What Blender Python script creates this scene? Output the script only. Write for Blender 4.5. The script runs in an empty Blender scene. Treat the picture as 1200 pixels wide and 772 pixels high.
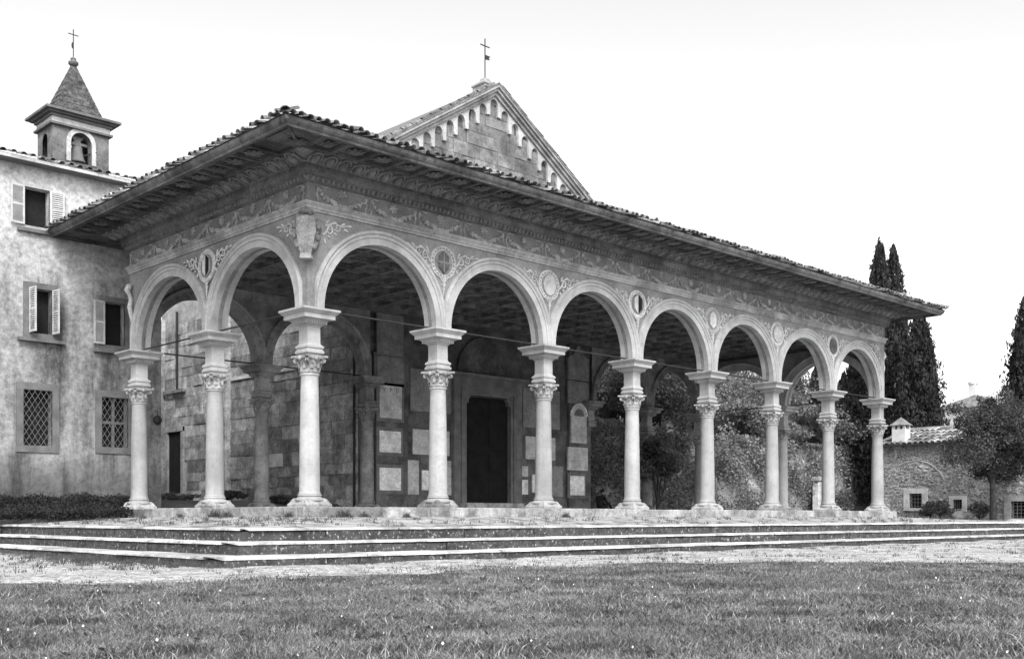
import bpy, math, random
import numpy as np
from mathutils import Vector, Matrix

# ------------------------------------------------------------------ camera, sky, sun, exposure
# the camera stands at z = 0, the lawn lies 0.85 m below it
scene = bpy.context.scene
CAMX, CAMY, YAW = -14.511, -20.943, 0.745
FPX, PPX, PPY = 1266.07, 540.0, 605.473            # focal length and principal point in pixels of the 1200 x 772 photograph
cam_data = bpy.data.cameras.new('camera')
cam = bpy.data.objects.new('camera', cam_data)
scene.collection.objects.link(cam)
cam.location = (CAMX, CAMY, 0.0)
cam.rotation_euler = (math.pi / 2, 0, -YAW)
cam_data.sensor_width = 36.0
cam_data.lens = 36.0 * FPX / 1200.0
cam_data.shift_x = (600.0 - PPX) / 1200.0
cam_data.shift_y = (PPY - 386.0) / 1200.0
cam_data.clip_end = 2000.0
scene.camera = cam

SUN_EL, SUN_AZ = math.radians(44), math.radians(212)   # azimuth clockwise from +Y, where the sun stands
world = bpy.data.worlds.new('World')
scene.world = world
world.use_nodes = True
wn = world.node_tree.nodes
wl = world.node_tree.links
wn.clear()
sky = wn.new('ShaderNodeTexSky')
sky.sky_type = 'NISHITA'
sky.sun_disc = False
sky.sun_elevation = SUN_EL
sky.sun_rotation = SUN_AZ
sky.dust_density = 3.0
sky.air_density = 1.5
bw = wn.new('ShaderNodeRGBToBW')                    # a black and white plate
bg = wn.new('ShaderNodeBackground')
bg.inputs['Strength'].default_value = 0.15
wo = wn.new('ShaderNodeOutputWorld')
wl.new(sky.outputs[0], bw.inputs[0])
wl.new(bw.outputs[0], bg.inputs['Color'])
wl.new(bg.outputs[0], wo.inputs['Surface'])

sun_data = bpy.data.lights.new('sun', 'SUN')
sun_data.energy = 1.0
sun_data.angle = math.radians(14)
sun_data.color = (1, 1, 1)
sun = bpy.data.objects.new('sun', sun_data)
scene.collection.objects.link(sun)
sdir = Vector((math.sin(SUN_AZ) * math.cos(SUN_EL), math.cos(SUN_AZ) * math.cos(SUN_EL), math.sin(SUN_EL)))
sun.rotation_euler = (-sdir).to_track_quat('-Z', 'Y').to_euler()

scene.view_settings.view_transform = 'Standard'
scene.view_settings.look = 'None'
scene.view_settings.gamma = 1.0
scene.view_settings.exposure = 1.25
scene.view_settings.use_curve_mapping = False
scene.render.engine = 'CYCLES'
scene.cycles.max_bounces = 6
scene.cycles.diffuse_bounces = 4

rnd = random.Random(11)
rng = np.random.default_rng(5)
COL = scene.collection
_s, _c = math.sin(YAW), math.cos(YAW)


def ray(u, v):
    l = (u - PPX) / FPX
    return (_s + l * _c, _c - l * _s, (PPY - v) / FPX)


def onY(u, v, Y):
    r = ray(u, v); t = (Y - CAMY) / r[1]
    return CAMX + t * r[0], t * r[2]


def onX(u, v, X):
    r = ray(u, v); t = (X - CAMX) / r[0]
    return CAMY + t * r[1], t * r[2]


def at(u, v, t):
    r = ray(u, v)
    return CAMX + t * r[0], CAMY + t * r[1], t * r[2]


# ------------------------------------------------------------------ materials (all grey: the photograph is a black and white plate)
def new_mat(name):
    m = bpy.data.materials.new(name)
    m.use_nodes = True
    nt = m.node_tree
    nt.nodes.clear()
    out = nt.nodes.new('ShaderNodeOutputMaterial')
    b = nt.nodes.new('ShaderNodeBsdfPrincipled')
    nt.links.new(b.outputs[0], out.inputs[0])
    return m, nt, b


def nd(nt, typ, **kw):
    n = nt.nodes.new(typ)
    for k, v in kw.items():
        if k.startswith('i_'):
            n.inputs[k[2:].replace('_', ' ')].default_value = v
        else:
            setattr(n, k, v)
    return n


def mth(nt, op, a, b=None, clamp=False):
    n = nt.nodes.new('ShaderNodeMath'); n.operation = op; n.use_clamp = clamp
    for i, x in enumerate((a, b)):
        if x is None: continue
        if isinstance(x, (int, float)): n.inputs[i].default_value = x
        else: nt.links.new(x, n.inputs[i])
    return n.outputs[0]


def noise(nt, vec, scale, detail=5, rough=0.6, stretch=None):
    if stretch:
        mp = nt.nodes.new('ShaderNodeMapping'); mp.inputs['Scale'].default_value = stretch
        nt.links.new(vec, mp.inputs['Vector']); vec = mp.outputs[0]
    n = nt.nodes.new('ShaderNodeTexNoise')
    n.inputs['Scale'].default_value = scale; n.inputs['Detail'].default_value = detail; n.inputs['Roughness'].default_value = rough
    nt.links.new(vec, n.inputs['Vector'])
    return n.outputs['Fac']


def remap(nt, x, a, b, c, d):
    n = nt.nodes.new('ShaderNodeMapRange'); n.clamp = True
    n.inputs['From Min'].default_value = a; n.inputs['From Max'].default_value = b
    n.inputs['To Min'].default_value = c; n.inputs['To Max'].default_value = d
    nt.links.new(x, n.inputs['Value'])
    return n.outputs[0]


def pos(nt):
    return nt.nodes.new('ShaderNodeNewGeometry').outputs['Position']


def finish(nt, b, val, rough, bumps, vec):
    comb = nt.nodes.new('ShaderNodeCombineColor')
    for i in range(3): nt.links.new(val, comb.inputs[i])
    nt.links.new(comb.outputs[0], b.inputs['Base Color'])
    b.inputs['Roughness'].default_value = rough
    b.inputs['Specular IOR Level'].default_value = 0.25
    prev = None
    for sc, dist, st in bumps:
        bp = nt.nodes.new('ShaderNodeBump'); bp.inputs['Distance'].default_value = dist; bp.inputs['Strength'].default_value = st
        nt.links.new(noise(nt, vec, sc, 6, 0.65), bp.inputs['Height'])
        if prev: nt.links.new(prev, bp.inputs['Normal'])
        prev = bp.outputs[0]
    if prev: nt.links.new(prev, b.inputs['Normal'])


def stone(name, base, var=0.35, scale=2.0, fine=25.0, rand=0.0, rough=0.9, bump=0.012, stain=0.0, streak=0.0):
    """grey mineral surface: large and fine mottling, random tone per object, dark stains, vertical rain streaks"""
    var = min(var * 1.35, 0.75)
    m, nt, b = new_mat(name)
    p = pos(nt)
    v = remap(nt, noise(nt, p, scale), 0.28, 0.72, base * (1 - var), base * (1 + var))
    f = remap(nt, noise(nt, p, fine, 4, 0.7), 0.3, 0.7, 1 - var * 0.6, 1 + var * 0.6)
    v = mth(nt, 'MULTIPLY', v, f)
    g = remap(nt, noise(nt, p, fine * 3.3, 3, 0.7), 0.34, 0.66, 1 - var * 0.5, 1 + var * 0.5)
    v = mth(nt, 'MULTIPLY', v, g)
    if rand:
        oi = nt.nodes.new('ShaderNodeObjectInfo')
        v = mth(nt, 'MULTIPLY', v, remap(nt, oi.outputs['Random'], 0, 1, 1 - rand, 1 + rand))
    if stain:
        v = mth(nt, 'MULTIPLY', v, remap(nt, noise(nt, p, 0.9, 6, 0.7), 0.46, 0.58, 1, 1 - min(stain * 1.35, .8)))
        v = mth(nt, 'MULTIPLY', v, remap(nt, noise(nt, p, 5.5, 6, 0.75), 0.52, 0.62, 1, 1 - stain))
    if streak:
        v = mth(nt, 'MULTIPLY', v, remap(nt, noise(nt, p, 1.0, 5, 0.65, (2.6, 2.6, 0.22)), 0.46, 0.7, 1, 1 - streak))
    finish(nt, b, v, rough, [(fine, bump, 0.7), (scale * 4, bump * 2, 0.4)], p)
    return m


M = {}
M['column'] = stone('pale_column_stone', 0.37, 0.12, 1.2, 30, rand=0.12, bump=0.006, stain=0.10, streak=0.22)
M['capital'] = stone('capital_stone', 0.35, 0.22, 3, 30, rand=0.10, bump=0.006, stain=0.3)
M['arch'] = stone('arch_stone', 0.38, 0.16, 1.4, 26, bump=0.006, stain=0.14)
M['rear_stone_shaded'] = stone('shaded_rear_arcade_stone', 0.25, 0.25, 1.7, 20, rand=0.1, bump=0.006, stain=0.3)  # shade of the rear arcade put into a darker stone tone
M['arms'] = stone('shield_stone', 0.30, 0.3, 3, 24, bump=0.01, stain=0.3)
M['plasterwork'] = stone('spandrel_plaster', 0.225, 0.22, 1.3, 24, bump=0.006, stain=0.18)
M['relief'] = stone('relief_stucco', 0.44, 0.22, 4, 26, rand=0.12, bump=0.004)
M['architrave'] = stone('architrave_stone', 0.34, 0.26, 1.1, 24, bump=0.006, stain=0.25)
M['frieze'] = stone('frieze_stone', 0.19, 0.25, 1.3, 30, bump=0.01, stain=0.15)
M['garland'] = stone('garland_relief', 0.28, 0.4, 5, 40, rand=0.1, bump=0.01)
M['cornice'] = stone('cornice_stone', 0.175, 0.3, 1.4, 20, bump=0.008, stain=0.3)
M['egg'] = stone('egg_ornament_stone', 0.18, 0.3, 5, 30, rand=0.15, bump=0.006)
M['eave_wood'] = stone('eave_timber', 0.105, 0.35, 1.5, 24, rand=0.1, bump=0.006, stain=0.3)
M['rosette'] = stone('carved_rosette_timber', 0.115, 0.35, 4, 30, rand=0.2, bump=0.006)
M['fascia'] = stone('eave_board', 0.15, 0.3, 1.2, 20, bump=0.006, stain=0.4)
M['ceiling'] = stone('ceiling_timber', 0.13, 0.4, 3, 24, rand=0.2, bump=0.006)
M['tile'] = stone('roof_tile', 0.14, 0.45, 6, 40, rand=0.45, bump=0.008)
M['tile_light'] = stone('lichen_roof_tile', 0.28, 0.35, 6, 40, rand=0.4, bump=0.008)
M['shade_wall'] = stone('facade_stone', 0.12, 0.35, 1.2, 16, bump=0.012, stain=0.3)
M['ashlar'] = stone('ashlar_stone', 0.32, 0.40, 2.6, 12, rand=0.40, bump=0.02, stain=0.2)
M['ashlar_pale'] = stone('pale_patch_stone', 0.55, 0.2, 3, 20, rand=0.15, bump=0.015)
M['gable_stone'] = stone('gable_stone', 0.22, 0.25, 2.0, 12, rand=0.25, bump=0.02, stain=0.3)
M['mortar'] = stone('mortar', 0.34, 0.3, 4, 30, bump=0.01)
M['trim'] = stone('pale_trim', 0.52, 0.18, 1.8, 20, bump=0.006, stain=0.25)
M['dark_frame'] = stone('sandstone_frame', 0.14, 0.25, 2.5, 25, bump=0.006)
M['wood'] = stone('dark_door_wood', 0.009, 0.4, 3, 20, bump=0.004)
M['shutter'] = stone('shutter_paint', 0.48, 0.2, 4, 40, bump=0.003)
M['iron'] = stone('dark_iron', 0.03, 0.3, 8, 40, rough=0.6, bump=0.001)
M['grille'] = stone('painted_grille', 0.15, 0.3, 8, 40, rough=0.6, bump=0.001)
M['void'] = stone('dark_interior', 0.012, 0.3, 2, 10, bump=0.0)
M['brick'] = stone('tower_brick', 0.17, 0.3, 3, 18, bump=0.02, stain=0.3)
M['spire'] = stone('spire_tile', 0.085, 0.6, 5, 7, bump=0.03)
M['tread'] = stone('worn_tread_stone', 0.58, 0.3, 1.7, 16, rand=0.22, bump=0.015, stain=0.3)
M['riser'] = stone('mossy_shaded_riser_stone', 0.075, 0.6, 5, 26, rand=0.2, bump=0.02)
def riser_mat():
    m, nt, b = new_mat('mossy_shaded_riser_stone')
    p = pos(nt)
    v = remap(nt, noise(nt, p, 4, 6, 0.7), 0.3, 0.7, 0.02, 0.10)  # moss and dirt, with the shade on the risers painted in
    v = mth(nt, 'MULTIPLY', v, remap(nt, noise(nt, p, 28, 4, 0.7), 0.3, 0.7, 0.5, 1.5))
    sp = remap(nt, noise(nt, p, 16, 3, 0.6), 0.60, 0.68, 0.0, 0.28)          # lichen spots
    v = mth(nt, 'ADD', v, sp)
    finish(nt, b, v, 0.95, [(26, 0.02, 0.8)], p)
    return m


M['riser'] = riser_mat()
M['stylobate'] = stone('stylobate_stone', 0.34, 0.3, 2, 18, rand=0.15, bump=0.02, stain=0.35)
M['porch_floor'] = stone('porch_floor', 0.28, 0.3, 1.5, 16, bump=0.01)
M['white_wall'] = stone('whitewash', 0.6, 0.15, 1.5, 20, bump=0.006)
M['bark'] = stone('bark', 0.035, 0.4, 8, 30, bump=0.02)
M['rubble'] = stone('rubble_stone', 0.24, 0.6, 3.2, 11, bump=0.02, stain=0.3)
def rubble_mat():
    m, nt, b = new_mat('rubble_stone')
    p = pos(nt)
    nz = nt.nodes.new('ShaderNodeTexNoise'); nz.inputs['Scale'].default_value = 2.2
    nt.links.new(p, nz.inputs['Vector'])
    mp = nt.nodes.new('ShaderNodeMapping'); mp.inputs['Scale'].default_value = (3.6, 3.6, 5.6)
    mxv = nt.nodes.new('ShaderNodeVectorMath'); mxv.operation = 'MULTIPLY_ADD'
    mxv.inputs[1].default_value = (.3, .3, .3)
    nt.links.new(nz.outputs['Color'], mxv.inputs[0]); nt.links.new(p, mxv.inputs[2])
    nt.links.new(mxv.outputs[0], mp.inputs['Vector'])
    vo = nt.nodes.new('ShaderNodeTexVoronoi'); nt.links.new(mp.outputs[0], vo.inputs['Vector'])
    ve = nt.nodes.new('ShaderNodeTexVoronoi'); ve.feature = 'DISTANCE_TO_EDGE'; nt.links.new(mp.outputs[0], ve.inputs['Vector'])
    sc_ = nt.nodes.new('ShaderNodeSeparateColor'); nt.links.new(vo.outputs['Color'], sc_.inputs[0])
    v = remap(nt, sc_.outputs[0], 0, 1, 0.07, 0.42)
    ed = remap(nt, ve.outputs['Distance'], 0.02, 0.09, 0, 1)
    mo = remap(nt, noise(nt, p, 1.4, 5, .7), 0.4, 0.62, 0.12, 0.52)                       # mortar, freshly pointed in places
    mix = mth(nt, 'ADD', mth(nt, 'MULTIPLY', v, ed), mth(nt, 'MULTIPLY', mo, mth(nt, 'SUBTRACT', 1.0, ed)))
    pl = remap(nt, noise(nt, p, 0.9, 7, .8), 0.54, 0.60, 0, 1)                           # remains of plaster
    mix = mth(nt, 'ADD', mth(nt, 'MULTIPLY', mix, mth(nt, 'SUBTRACT', 1.0, pl)), mth(nt, 'MULTIPLY', pl, 0.5))
    mix = mth(nt, 'MULTIPLY', mix, remap(nt, noise(nt, p, 16, 4, .7), .3, .7, .6, 1.35))
    finish(nt, b, mix, 0.95, [(14, 0.03, 0.8)], p)
    return m


M['rubble'] = rubble_mat()
M['cloth'] = stone('dark_clothing', 0.012, 0.3, 10, 60, bump=0.002)
M['skin'] = stone('skin', 0.22, 0.1, 10, 60, bump=0.0)
M['hair'] = stone('hair', 0.015, 0.2, 10, 60, bump=0.002)
M['flower'] = stone('daisy', 0.8, 0.1, 10, 60, bump=0.0)


def leaf_mat(name, base, var=0.5, sc=3.0, sc2=0.6, lo=0.65, hi=1.3):
    m, nt, b = new_mat(name)
    p = pos(nt)
    v = remap(nt, noise(nt, p, sc, 4), 0.3, 0.7, base * (1 - var), base * (1 + var))
    v = mth(nt, 'MULTIPLY', v, remap(nt, noise(nt, p, sc2, 3), 0.35, 0.65, lo, hi))
    comb = nt.nodes.new('ShaderNodeCombineColor')
    for i in range(3): nt.links.new(v, comb.inputs[i])
    nt.links.new(comb.outputs[0], b.inputs['Base Color'])
    b.inputs['Roughness'].default_value = 0.7
    b.inputs['Specular IOR Level'].default_value = 0.3
    out = [n for n in nt.nodes if n.type == 'OUTPUT_MATERIAL'][0]
    tr = nt.nodes.new('ShaderNodeBsdfTranslucent')
    nt.links.new(comb.outputs[0], tr.inputs['Color'])
    mx = nt.nodes.new('ShaderNodeMixShader'); mx.inputs[0].default_value = 0.25
    nt.links.new(b.outputs[0], mx.inputs[1]); nt.links.new(tr.outputs[0], mx.inputs[2])
    nt.links.new(mx.outputs[0], out.inputs[0])
    return m


M['grass'] = leaf_mat('grass_blades', 0.165, 0.9, 45.0, 1.3, 0.45, 1.6)
M['straw'] = leaf_mat('dry_grass', 0.34, 0.5, 30.0, 1.0)
M['weeds'] = leaf_mat('weeds', 0.09, 0.5, 6.0, 1.0)
M['cypress'] = leaf_mat('cypress_foliage', 0.035, 0.5, 2.0, 0.5)
M['leaf'] = leaf_mat('tree_foliage', 0.075, 0.5, 2.5, 0.6)
M['ivy'] = leaf_mat('ivy_leaves', 0.23, 0.9, 9, 0.5)
M['bush'] = leaf_mat('bush_leaves', 0.16, 0.8, 7, 0.5)
M['hedge'] = leaf_mat('hedge_leaves', 0.03, 0.5, 5, 1.0)


def plaster_mat():
    m, nt, b = new_mat('weathered_plaster')
    p = pos(nt)
    v = remap(nt, noise(nt, p, 1.1, 7, 0.7), 0.3, 0.7, 0.32, 0.58)
    v = mth(nt, 'MULTIPLY', v, remap(nt, noise(nt, p, 6, 8, 0.8), 0.38, 0.64, 1.2, 0.5))
    st = remap(nt, noise(nt, p, 1.0, 6, 0.7, (1.1, 1.1, 0.16)), 0.47, 0.64, 1.0, 0.30)     # rain streaks under the sills
    sep = nt.nodes.new('ShaderNodeSeparateXYZ'); nt.links.new(p, sep.inputs[0])
    low = remap(nt, sep.outputs['Z'], 6.6, 7.4, 0.0, 1.0)                                   # no streaks on the upper storey
    st = mth(nt, 'MAXIMUM', st, low)
    v = mth(nt, 'MULTIPLY', v, st)
    nz = noise(nt, p, 1.6, 7, 0.75, (1.0, 1.0, 0.45))
    for (cx_, wd, z_lo, z_hi, dk) in ((-1.75, 0.62, 2.6, 6.9, 0.34), (-0.75, 0.22, 1.0, 5.2, 0.45), (-3.6, 0.35, 4.3, 5.2, 0.5), (-2.9, 0.5, 1.0, 1.9, 0.5), (0.9, 0.6, 2.0, 5.0, 0.4)):
        dx_ = mth(nt, 'ABSOLUTE', mth(nt, 'SUBTRACT', sep.outputs['X'], cx_))
        a1 = remap(nt, dx_, wd * .35, wd * 1.25, 1, 0)
        a2 = mth(nt, 'MULTIPLY', remap(nt, sep.outputs['Z'], z_lo - .5, z_lo + .6, 0, 1), remap(nt, sep.outputs['Z'], z_hi - .9, z_hi, 1, 0))
        k_ = mth(nt, 'MULTIPLY', mth(nt, 'MULTIPLY', a1, a2), remap(nt, nz, 0.36, 0.56, 0, 1))
        v = mth(nt, 'MULTIPLY', v, remap(nt, k_, 0, 1, 1, dk))
    edge = mth(nt, 'ADD', sep.outputs['Z'], mth(nt, 'MULTIPLY', noise(nt, p, 1.5, 5, 0.7), 1.6))
    v = mth(nt, 'MULTIPLY', v, remap(nt, edge, 1.6, 2.9, 0.36, 1.0))                         # rising damp
    v = mth(nt, 'MULTIPLY', v, remap(nt, mth(nt, 'SUBTRACT', edge, 0.0), 6.9, 8.2, 0.74, 1.12))
    finish(nt, b, v, 0.92, [(30, 0.006, 0.6), (5, 0.02, 0.5)], p)
    return m


M['plaster'] = plaster_mat()


def marble_mat(name, base, line, ink):
    """marble slab with rows of worn, illegible lettering"""
    m, nt, b = new_mat(name)
    p = pos(nt)
    v = remap(nt, noise(nt, p, 2.5), 0.3, 0.7, base * 0.62, base * 1.2)
    v = mth(nt, 'MULTIPLY', v, remap(nt, noise(nt, p, 11, 6, .75), .36, .64, .72, 1.15))
    sep = nt.nodes.new('ShaderNodeSeparateXYZ'); nt.links.new(p, sep.inputs[0])
    row = mth(nt, 'FRACT', mth(nt, 'MULTIPLY', sep.outputs['Z'], 1.0 / line))
    band = mth(nt, 'MULTIPLY', mth(nt, 'GREATER_THAN', row, 0.34), mth(nt, 'LESS_THAN', row, 0.72))
    ch = remap(nt, noise(nt, p, 1.0, 2, 0.5, (60, 1, 16)), 0.42, 0.62, 0, 1)
    v = mth(nt, 'MULTIPLY', v, mth(nt, 'SUBTRACT', 1.0, mth(nt, 'MULTIPLY', mth(nt, 'MULTIPLY', band, ch), ink)))
    finish(nt, b, v, 0.6, [(20, 0.004, 0.5)], p)
    return m


M['marble'] = marble_mat('inscribed_marble', 0.55, 0.075, 0.30)
M['marble_white'] = marble_mat('white_inscribed_marble', 0.80, 0.07, 0.28)
M['marble_grey_shaded'] = marble_mat('shaded_grey_inscribed_marble', 0.25, 0.09, 0.30)  # greyer marble, the porch shade on the upper slabs put into its tone


def ground_mat():
    m, nt, b = new_mat('meadow_soil')
    p = pos(nt)
    v = remap(nt, noise(nt, p, 0.7, 6, 0.65), 0.3, 0.7, 0.09, 0.2)
    v = mth(nt, 'MULTIPLY', v, remap(nt, noise(nt, p, 18, 5, 0.7), 0.3, 0.7, 0.5, 1.4))
    finish(nt, b, v, 0.95, [(20, 0.02, 0.7)], p)
    return m


def gravel_mat():
    m, nt, b = new_mat('gravel')
    p = pos(nt)
    vo = nt.nodes.new('ShaderNodeTexVoronoi'); vo.inputs['Scale'].default_value = 26
    nt.links.new(p, vo.inputs['Vector'])
    v = remap(nt, vo.outputs['Color'], 0.15, 0.85, 0.2, 0.74)
    v = mth(nt, 'MULTIPLY', v, remap(nt, noise(nt, p, 1.2, 7, 0.8), 0.44, 0.66, 1.1, 0.42))
    v = mth(nt, 'MULTIPLY', v, remap(nt, noise(nt, p, 9, 5, 0.75), 0.4, 0.68, 1.05, 0.5))
    finish(nt, b, v, 0.95, [(30, 0.02, 0.8), (6, 0.03, 0.5)], p)
    return m


def paving_mat():
    m, nt, b = new_mat('platform_paving')
    p = pos(nt)
    v = remap(nt, noise(nt, p, 1.2, 6, 0.7), 0.3, 0.7, 0.28, 0.52)
    v = mth(nt, 'MULTIPLY', v, remap(nt, noise(nt, p, 2.3, 7, 0.75), 0.47, 0.60, 1.0, 0.28))   # moss and soil in the joints
    finish(nt, b, v, 0.92, [(20, 0.02, 0.7)], p)
    return m


M['ground'] = ground_mat()
M['gravel'] = gravel_mat()
M['paving'] = paving_mat()

# ------------------------------------------------------------------ mesh helpers
W = {}


class MB:
    def __init__(self):
        self.v, self.f = [], []

    def add(self, vs, fs):
        o = len(self.v)
        self.v += [tuple(q) for q in vs]
        self.f += [tuple(o + i for i in fc) for fc in fs]
        return self

    def box(self, x0, x1, y0, y1, z0, z1):
        return self.add([(x0, y0, z0), (x1, y0, z0), (x1, y1, z0), (x0, y1, z0), (x0, y0, z1), (x1, y0, z1), (x1, y1, z1), (x0, y1, z1)],
                        [(0, 3, 2, 1), (4, 5, 6, 7), (0, 1, 5, 4), (1, 2, 6, 5), (2, 3, 7, 6), (3, 0, 4, 7)])

    def rbox(self, x0, x1, y0, y1, z0, z1, b=0.01):
        """box with its top edges and uprights eased"""
        r = [(x0, x1, y0, y1, z0), (x0, x1, y0, y1, z1 - b)]
        vs = []
        for (a, c, d, e, z) in r:
            vs += [(a + b, d, z), (c - b, d, z), (c, d + b, z), (c, e - b, z), (c - b, e, z), (a + b, e, z), (a, e - b, z), (a, d + b, z)]
        vs += [(x0 + 2 * b, y0 + b, z1), (x1 - 2 * b, y0 + b, z1), (x1 - b, y0 + 2 * b, z1), (x1 - b, y1 - 2 * b, z1),
               (x1 - 2 * b, y1 - b, z1), (x0 + 2 * b, y1 - b, z1), (x0 + b, y1 - 2 * b, z1), (x0 + b, y0 + 2 * b, z1)]
        fs = [tuple(range(7, -1, -1)), tuple(range(16, 24))]
        for k in (0, 8):
            for i in range(8):
                j = (i + 1) % 8
                fs.append((k + i, k + j, k + 8 + j, k + 8 + i))
        return self.add(vs, fs)

    def prism(self, poly, a, b, ax='Y'):
        """poly in the plane across ax, extruded from a to b along ax"""
        n = len(poly)
        def mk(p, t):
            return {'Y': (p[0], t, p[1]), 'X': (t, p[0], p[1]), 'Z': (p[0], p[1], t)}[ax]
        vs = [mk(p, a) for p in poly] + [mk(p, b) for p in poly]
        fs = [tuple(range(n)), tuple(range(2 * n - 1, n - 1, -1))]
        fs += [(i, n + i, n + (i + 1) % n, (i + 1) % n) for i in range(n)]
        return self.add(vs, fs)

    def tube(self, pts, rad, seg=8, cap=True):
        pts = [Vector(p) for p in pts]
        n = len(pts)
        if not isinstance(rad, (list, tuple)): rad = [rad] * n
        vs, up = [], None
        for i, p in enumerate(pts):
            t = (pts[min(i + 1, n - 1)] - pts[max(i - 1, 0)]).normalized()
            if up is None:
                up = t.cross(Vector((0.31, 0.2, 0.93)))
                if up.length < 1e-3: up = t.cross(Vector((1, 0, 0)))
                up.normalize()
            up = (up - t * up.dot(t)).normalized()
            w = t.cross(up)
            for k in range(seg):
                a = 2 * math.pi * k / seg
                vs.append(p + (up * math.cos(a) + w * math.sin(a)) * rad[i])
        fs = []
        for i in range(n - 1):
            for k in range(seg):
                j = (k + 1) % seg
                fs.append((i * seg + k, i * seg + j, (i + 1) * seg + j, (i + 1) * seg + k))
        if cap:
            fs.append(tuple(range(seg - 1, -1, -1))); fs.append(tuple(range((n - 1) * seg, n * seg)))
        return self.add(vs, fs)

    def lathe(self, prof, seg=24, cx=0, cy=0, a0=0.0, square=False):
        vs, fs = [], []
        if square: seg = 4
        for r, z in prof:
            for k in range(seg):
                a = a0 + 2 * math.pi * k / seg + (math.pi / 4 if square else 0)
                rr = r * (math.sqrt(2) if square else 1)
                vs.append((cx + rr * math.cos(a), cy + rr * math.sin(a), z))
        n = len(prof)
        for i in range(n - 1):
            for k in range(seg):
                j = (k + 1) % seg
                fs.append((i * seg + k, i * seg + j, (i + 1) * seg + j, (i + 1) * seg + k))
        fs.append(tuple(range(seg - 1, -1, -1))); fs.append(tuple(range((n - 1) * seg, n * seg)))
        return self.add(vs, fs)

    def ell(self, c, r, seg=10, rings=6):
        vs, fs = [(c[0], c[1], c[2] - r[2])], []
        for i in range(1, rings):
            ph = math.pi * i / rings - math.pi / 2
            for k in range(seg):
                a = 2 * math.pi * k / seg
                vs.append((c[0] + r[0] * math.cos(ph) * math.cos(a), c[1] + r[1] * math.cos(ph) * math.sin(a), c[2] + r[2] * math.sin(ph)))
        vs.append((c[0], c[1], c[2] + r[2]))
        for k in range(seg):
            fs.append((0, 1 + (k + 1) % seg, 1 + k))
        for i in range(rings - 2):
            for k in range(seg):
                j = (k + 1) % seg
                fs.append((1 + i * seg + k, 1 + i * seg + j, 1 + (i + 1) * seg + j, 1 + (i + 1) * seg + k))
        last = len(vs) - 1; o = 1 + (rings - 2) * seg
        for k in range(seg):
            fs.append((o + k, o + (k + 1) % seg, last))
        return self.add(vs, fs)

    def xform(self, mat):
        self.v = [tuple(mat @ Vector(p)) for p in self.v]
        return self

    def mesh(self, name, smooth=None):
        me = bpy.data.meshes.new(name)
        me.from_pydata(self.v, [], self.f)
        if smooth is not None:
            me.polygons.foreach_set('use_smooth', [True] * len(me.polygons))
            me.set_sharp_from_angle(angle=math.radians(smooth))
        me.update()
        return me


def put(name, me, m, parent=None, loc=(0, 0, 0), rot=(0, 0, 0), scale=(1, 1, 1)):
    """link one mesh object; loc is always in world space"""
    if isinstance(me, MB): me = me.mesh(name)
    if m is not None and not me.materials: me.materials.append(M[m] if isinstance(m, str) else m)
    o = bpy.data.objects.new(name, me)
    COL.objects.link(o)
    from mathutils import Euler
    wm = Matrix.LocRotScale(Vector(loc), Euler(rot), Vector(scale))
    if parent is not None:
        o.parent = parent
        o.matrix_basis = W[parent.name].inverted() @ wm
    else:
        o.matrix_basis = wm
    W[o.name] = wm
    return o


def empty(name, loc, label=None, cat=None, group=None):
    o = bpy.data.objects.new(name, None)
    COL.objects.link(o)
    o.location = loc
    W[o.name] = Matrix.Translation(Vector(loc))
    if label: tag(o, label, cat, group)
    return o


def tag(o, label, cat, group=None):
    o['label'] = label; o['category'] = cat
    if group: o['group'] = group
    return o


def struct(o):
    o['kind'] = 'structure'
    return o


def stuff(o):
    o['kind'] = 'stuff'
    return o


def np_mesh(name, verts, nper):
    """polygon soup: consecutive groups of nper vertices are the faces"""
    n = len(verts)
    me = bpy.data.meshes.new(name)
    me.vertices.add(n); me.vertices.foreach_set('co', np.asarray(verts, np.float32).ravel())
    nf = n // nper
    me.loops.add(n); me.loops.foreach_set('vertex_index', np.arange(n, dtype=np.int32))
    me.polygons.add(nf)
    me.polygons.foreach_set('loop_start', np.arange(0, n, nper, dtype=np.int32))
    me.polygons.foreach_set('loop_total', np.full(nf, nper, np.int32))
    me.update(calc_edges=True)
    return me


def leaves(points, size, aspect=0.6, up=0.0, jitter=0.4):
    """one rhombic leaf per point, turned at random"""
    n = len(points)
    d = rng.normal(size=(n, 3)); d[:, 2] += up * 2
    d /= np.linalg.norm(d, axis=1)[:, None]
    e = np.cross(d, rng.normal(size=(n, 3))); e /= np.linalg.norm(e, axis=1)[:, None]
    s = (size * (1 + jitter * rng.uniform(-1, 1, n)))[:, None]
    q = np.empty((n, 4, 3))
    q[:, 0] = points - d * s; q[:, 1] = points + e * s * aspect; q[:, 2] = points + d * s; q[:, 3] = points - e * s * aspect
    return q.reshape(-1, 3)


def sstep(a, b, x):
    t = np.clip((np.asarray(x, float) - a) / (b - a), 0, 1)
    return t * t * (3 - 2 * t)


# ------------------------------------------------------------------ plan of the place
S1, S2 = 4.0, 4.335                 # bays of the front and of the side arcade
YR = 2 * S2                         # rear arcade and church front
ZF, ZT = 0.235, 4.805               # porch floor, top of the imposts
ZC = 7.08                           # underside of the architrave
GZ = -0.85                          # lawn
WO = 0.20                           # half thickness of the arcade walls
YH = 10.64                           # front of the convent house
XFL, XFR = 8.55, 20.1               # edges of the church front


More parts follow.
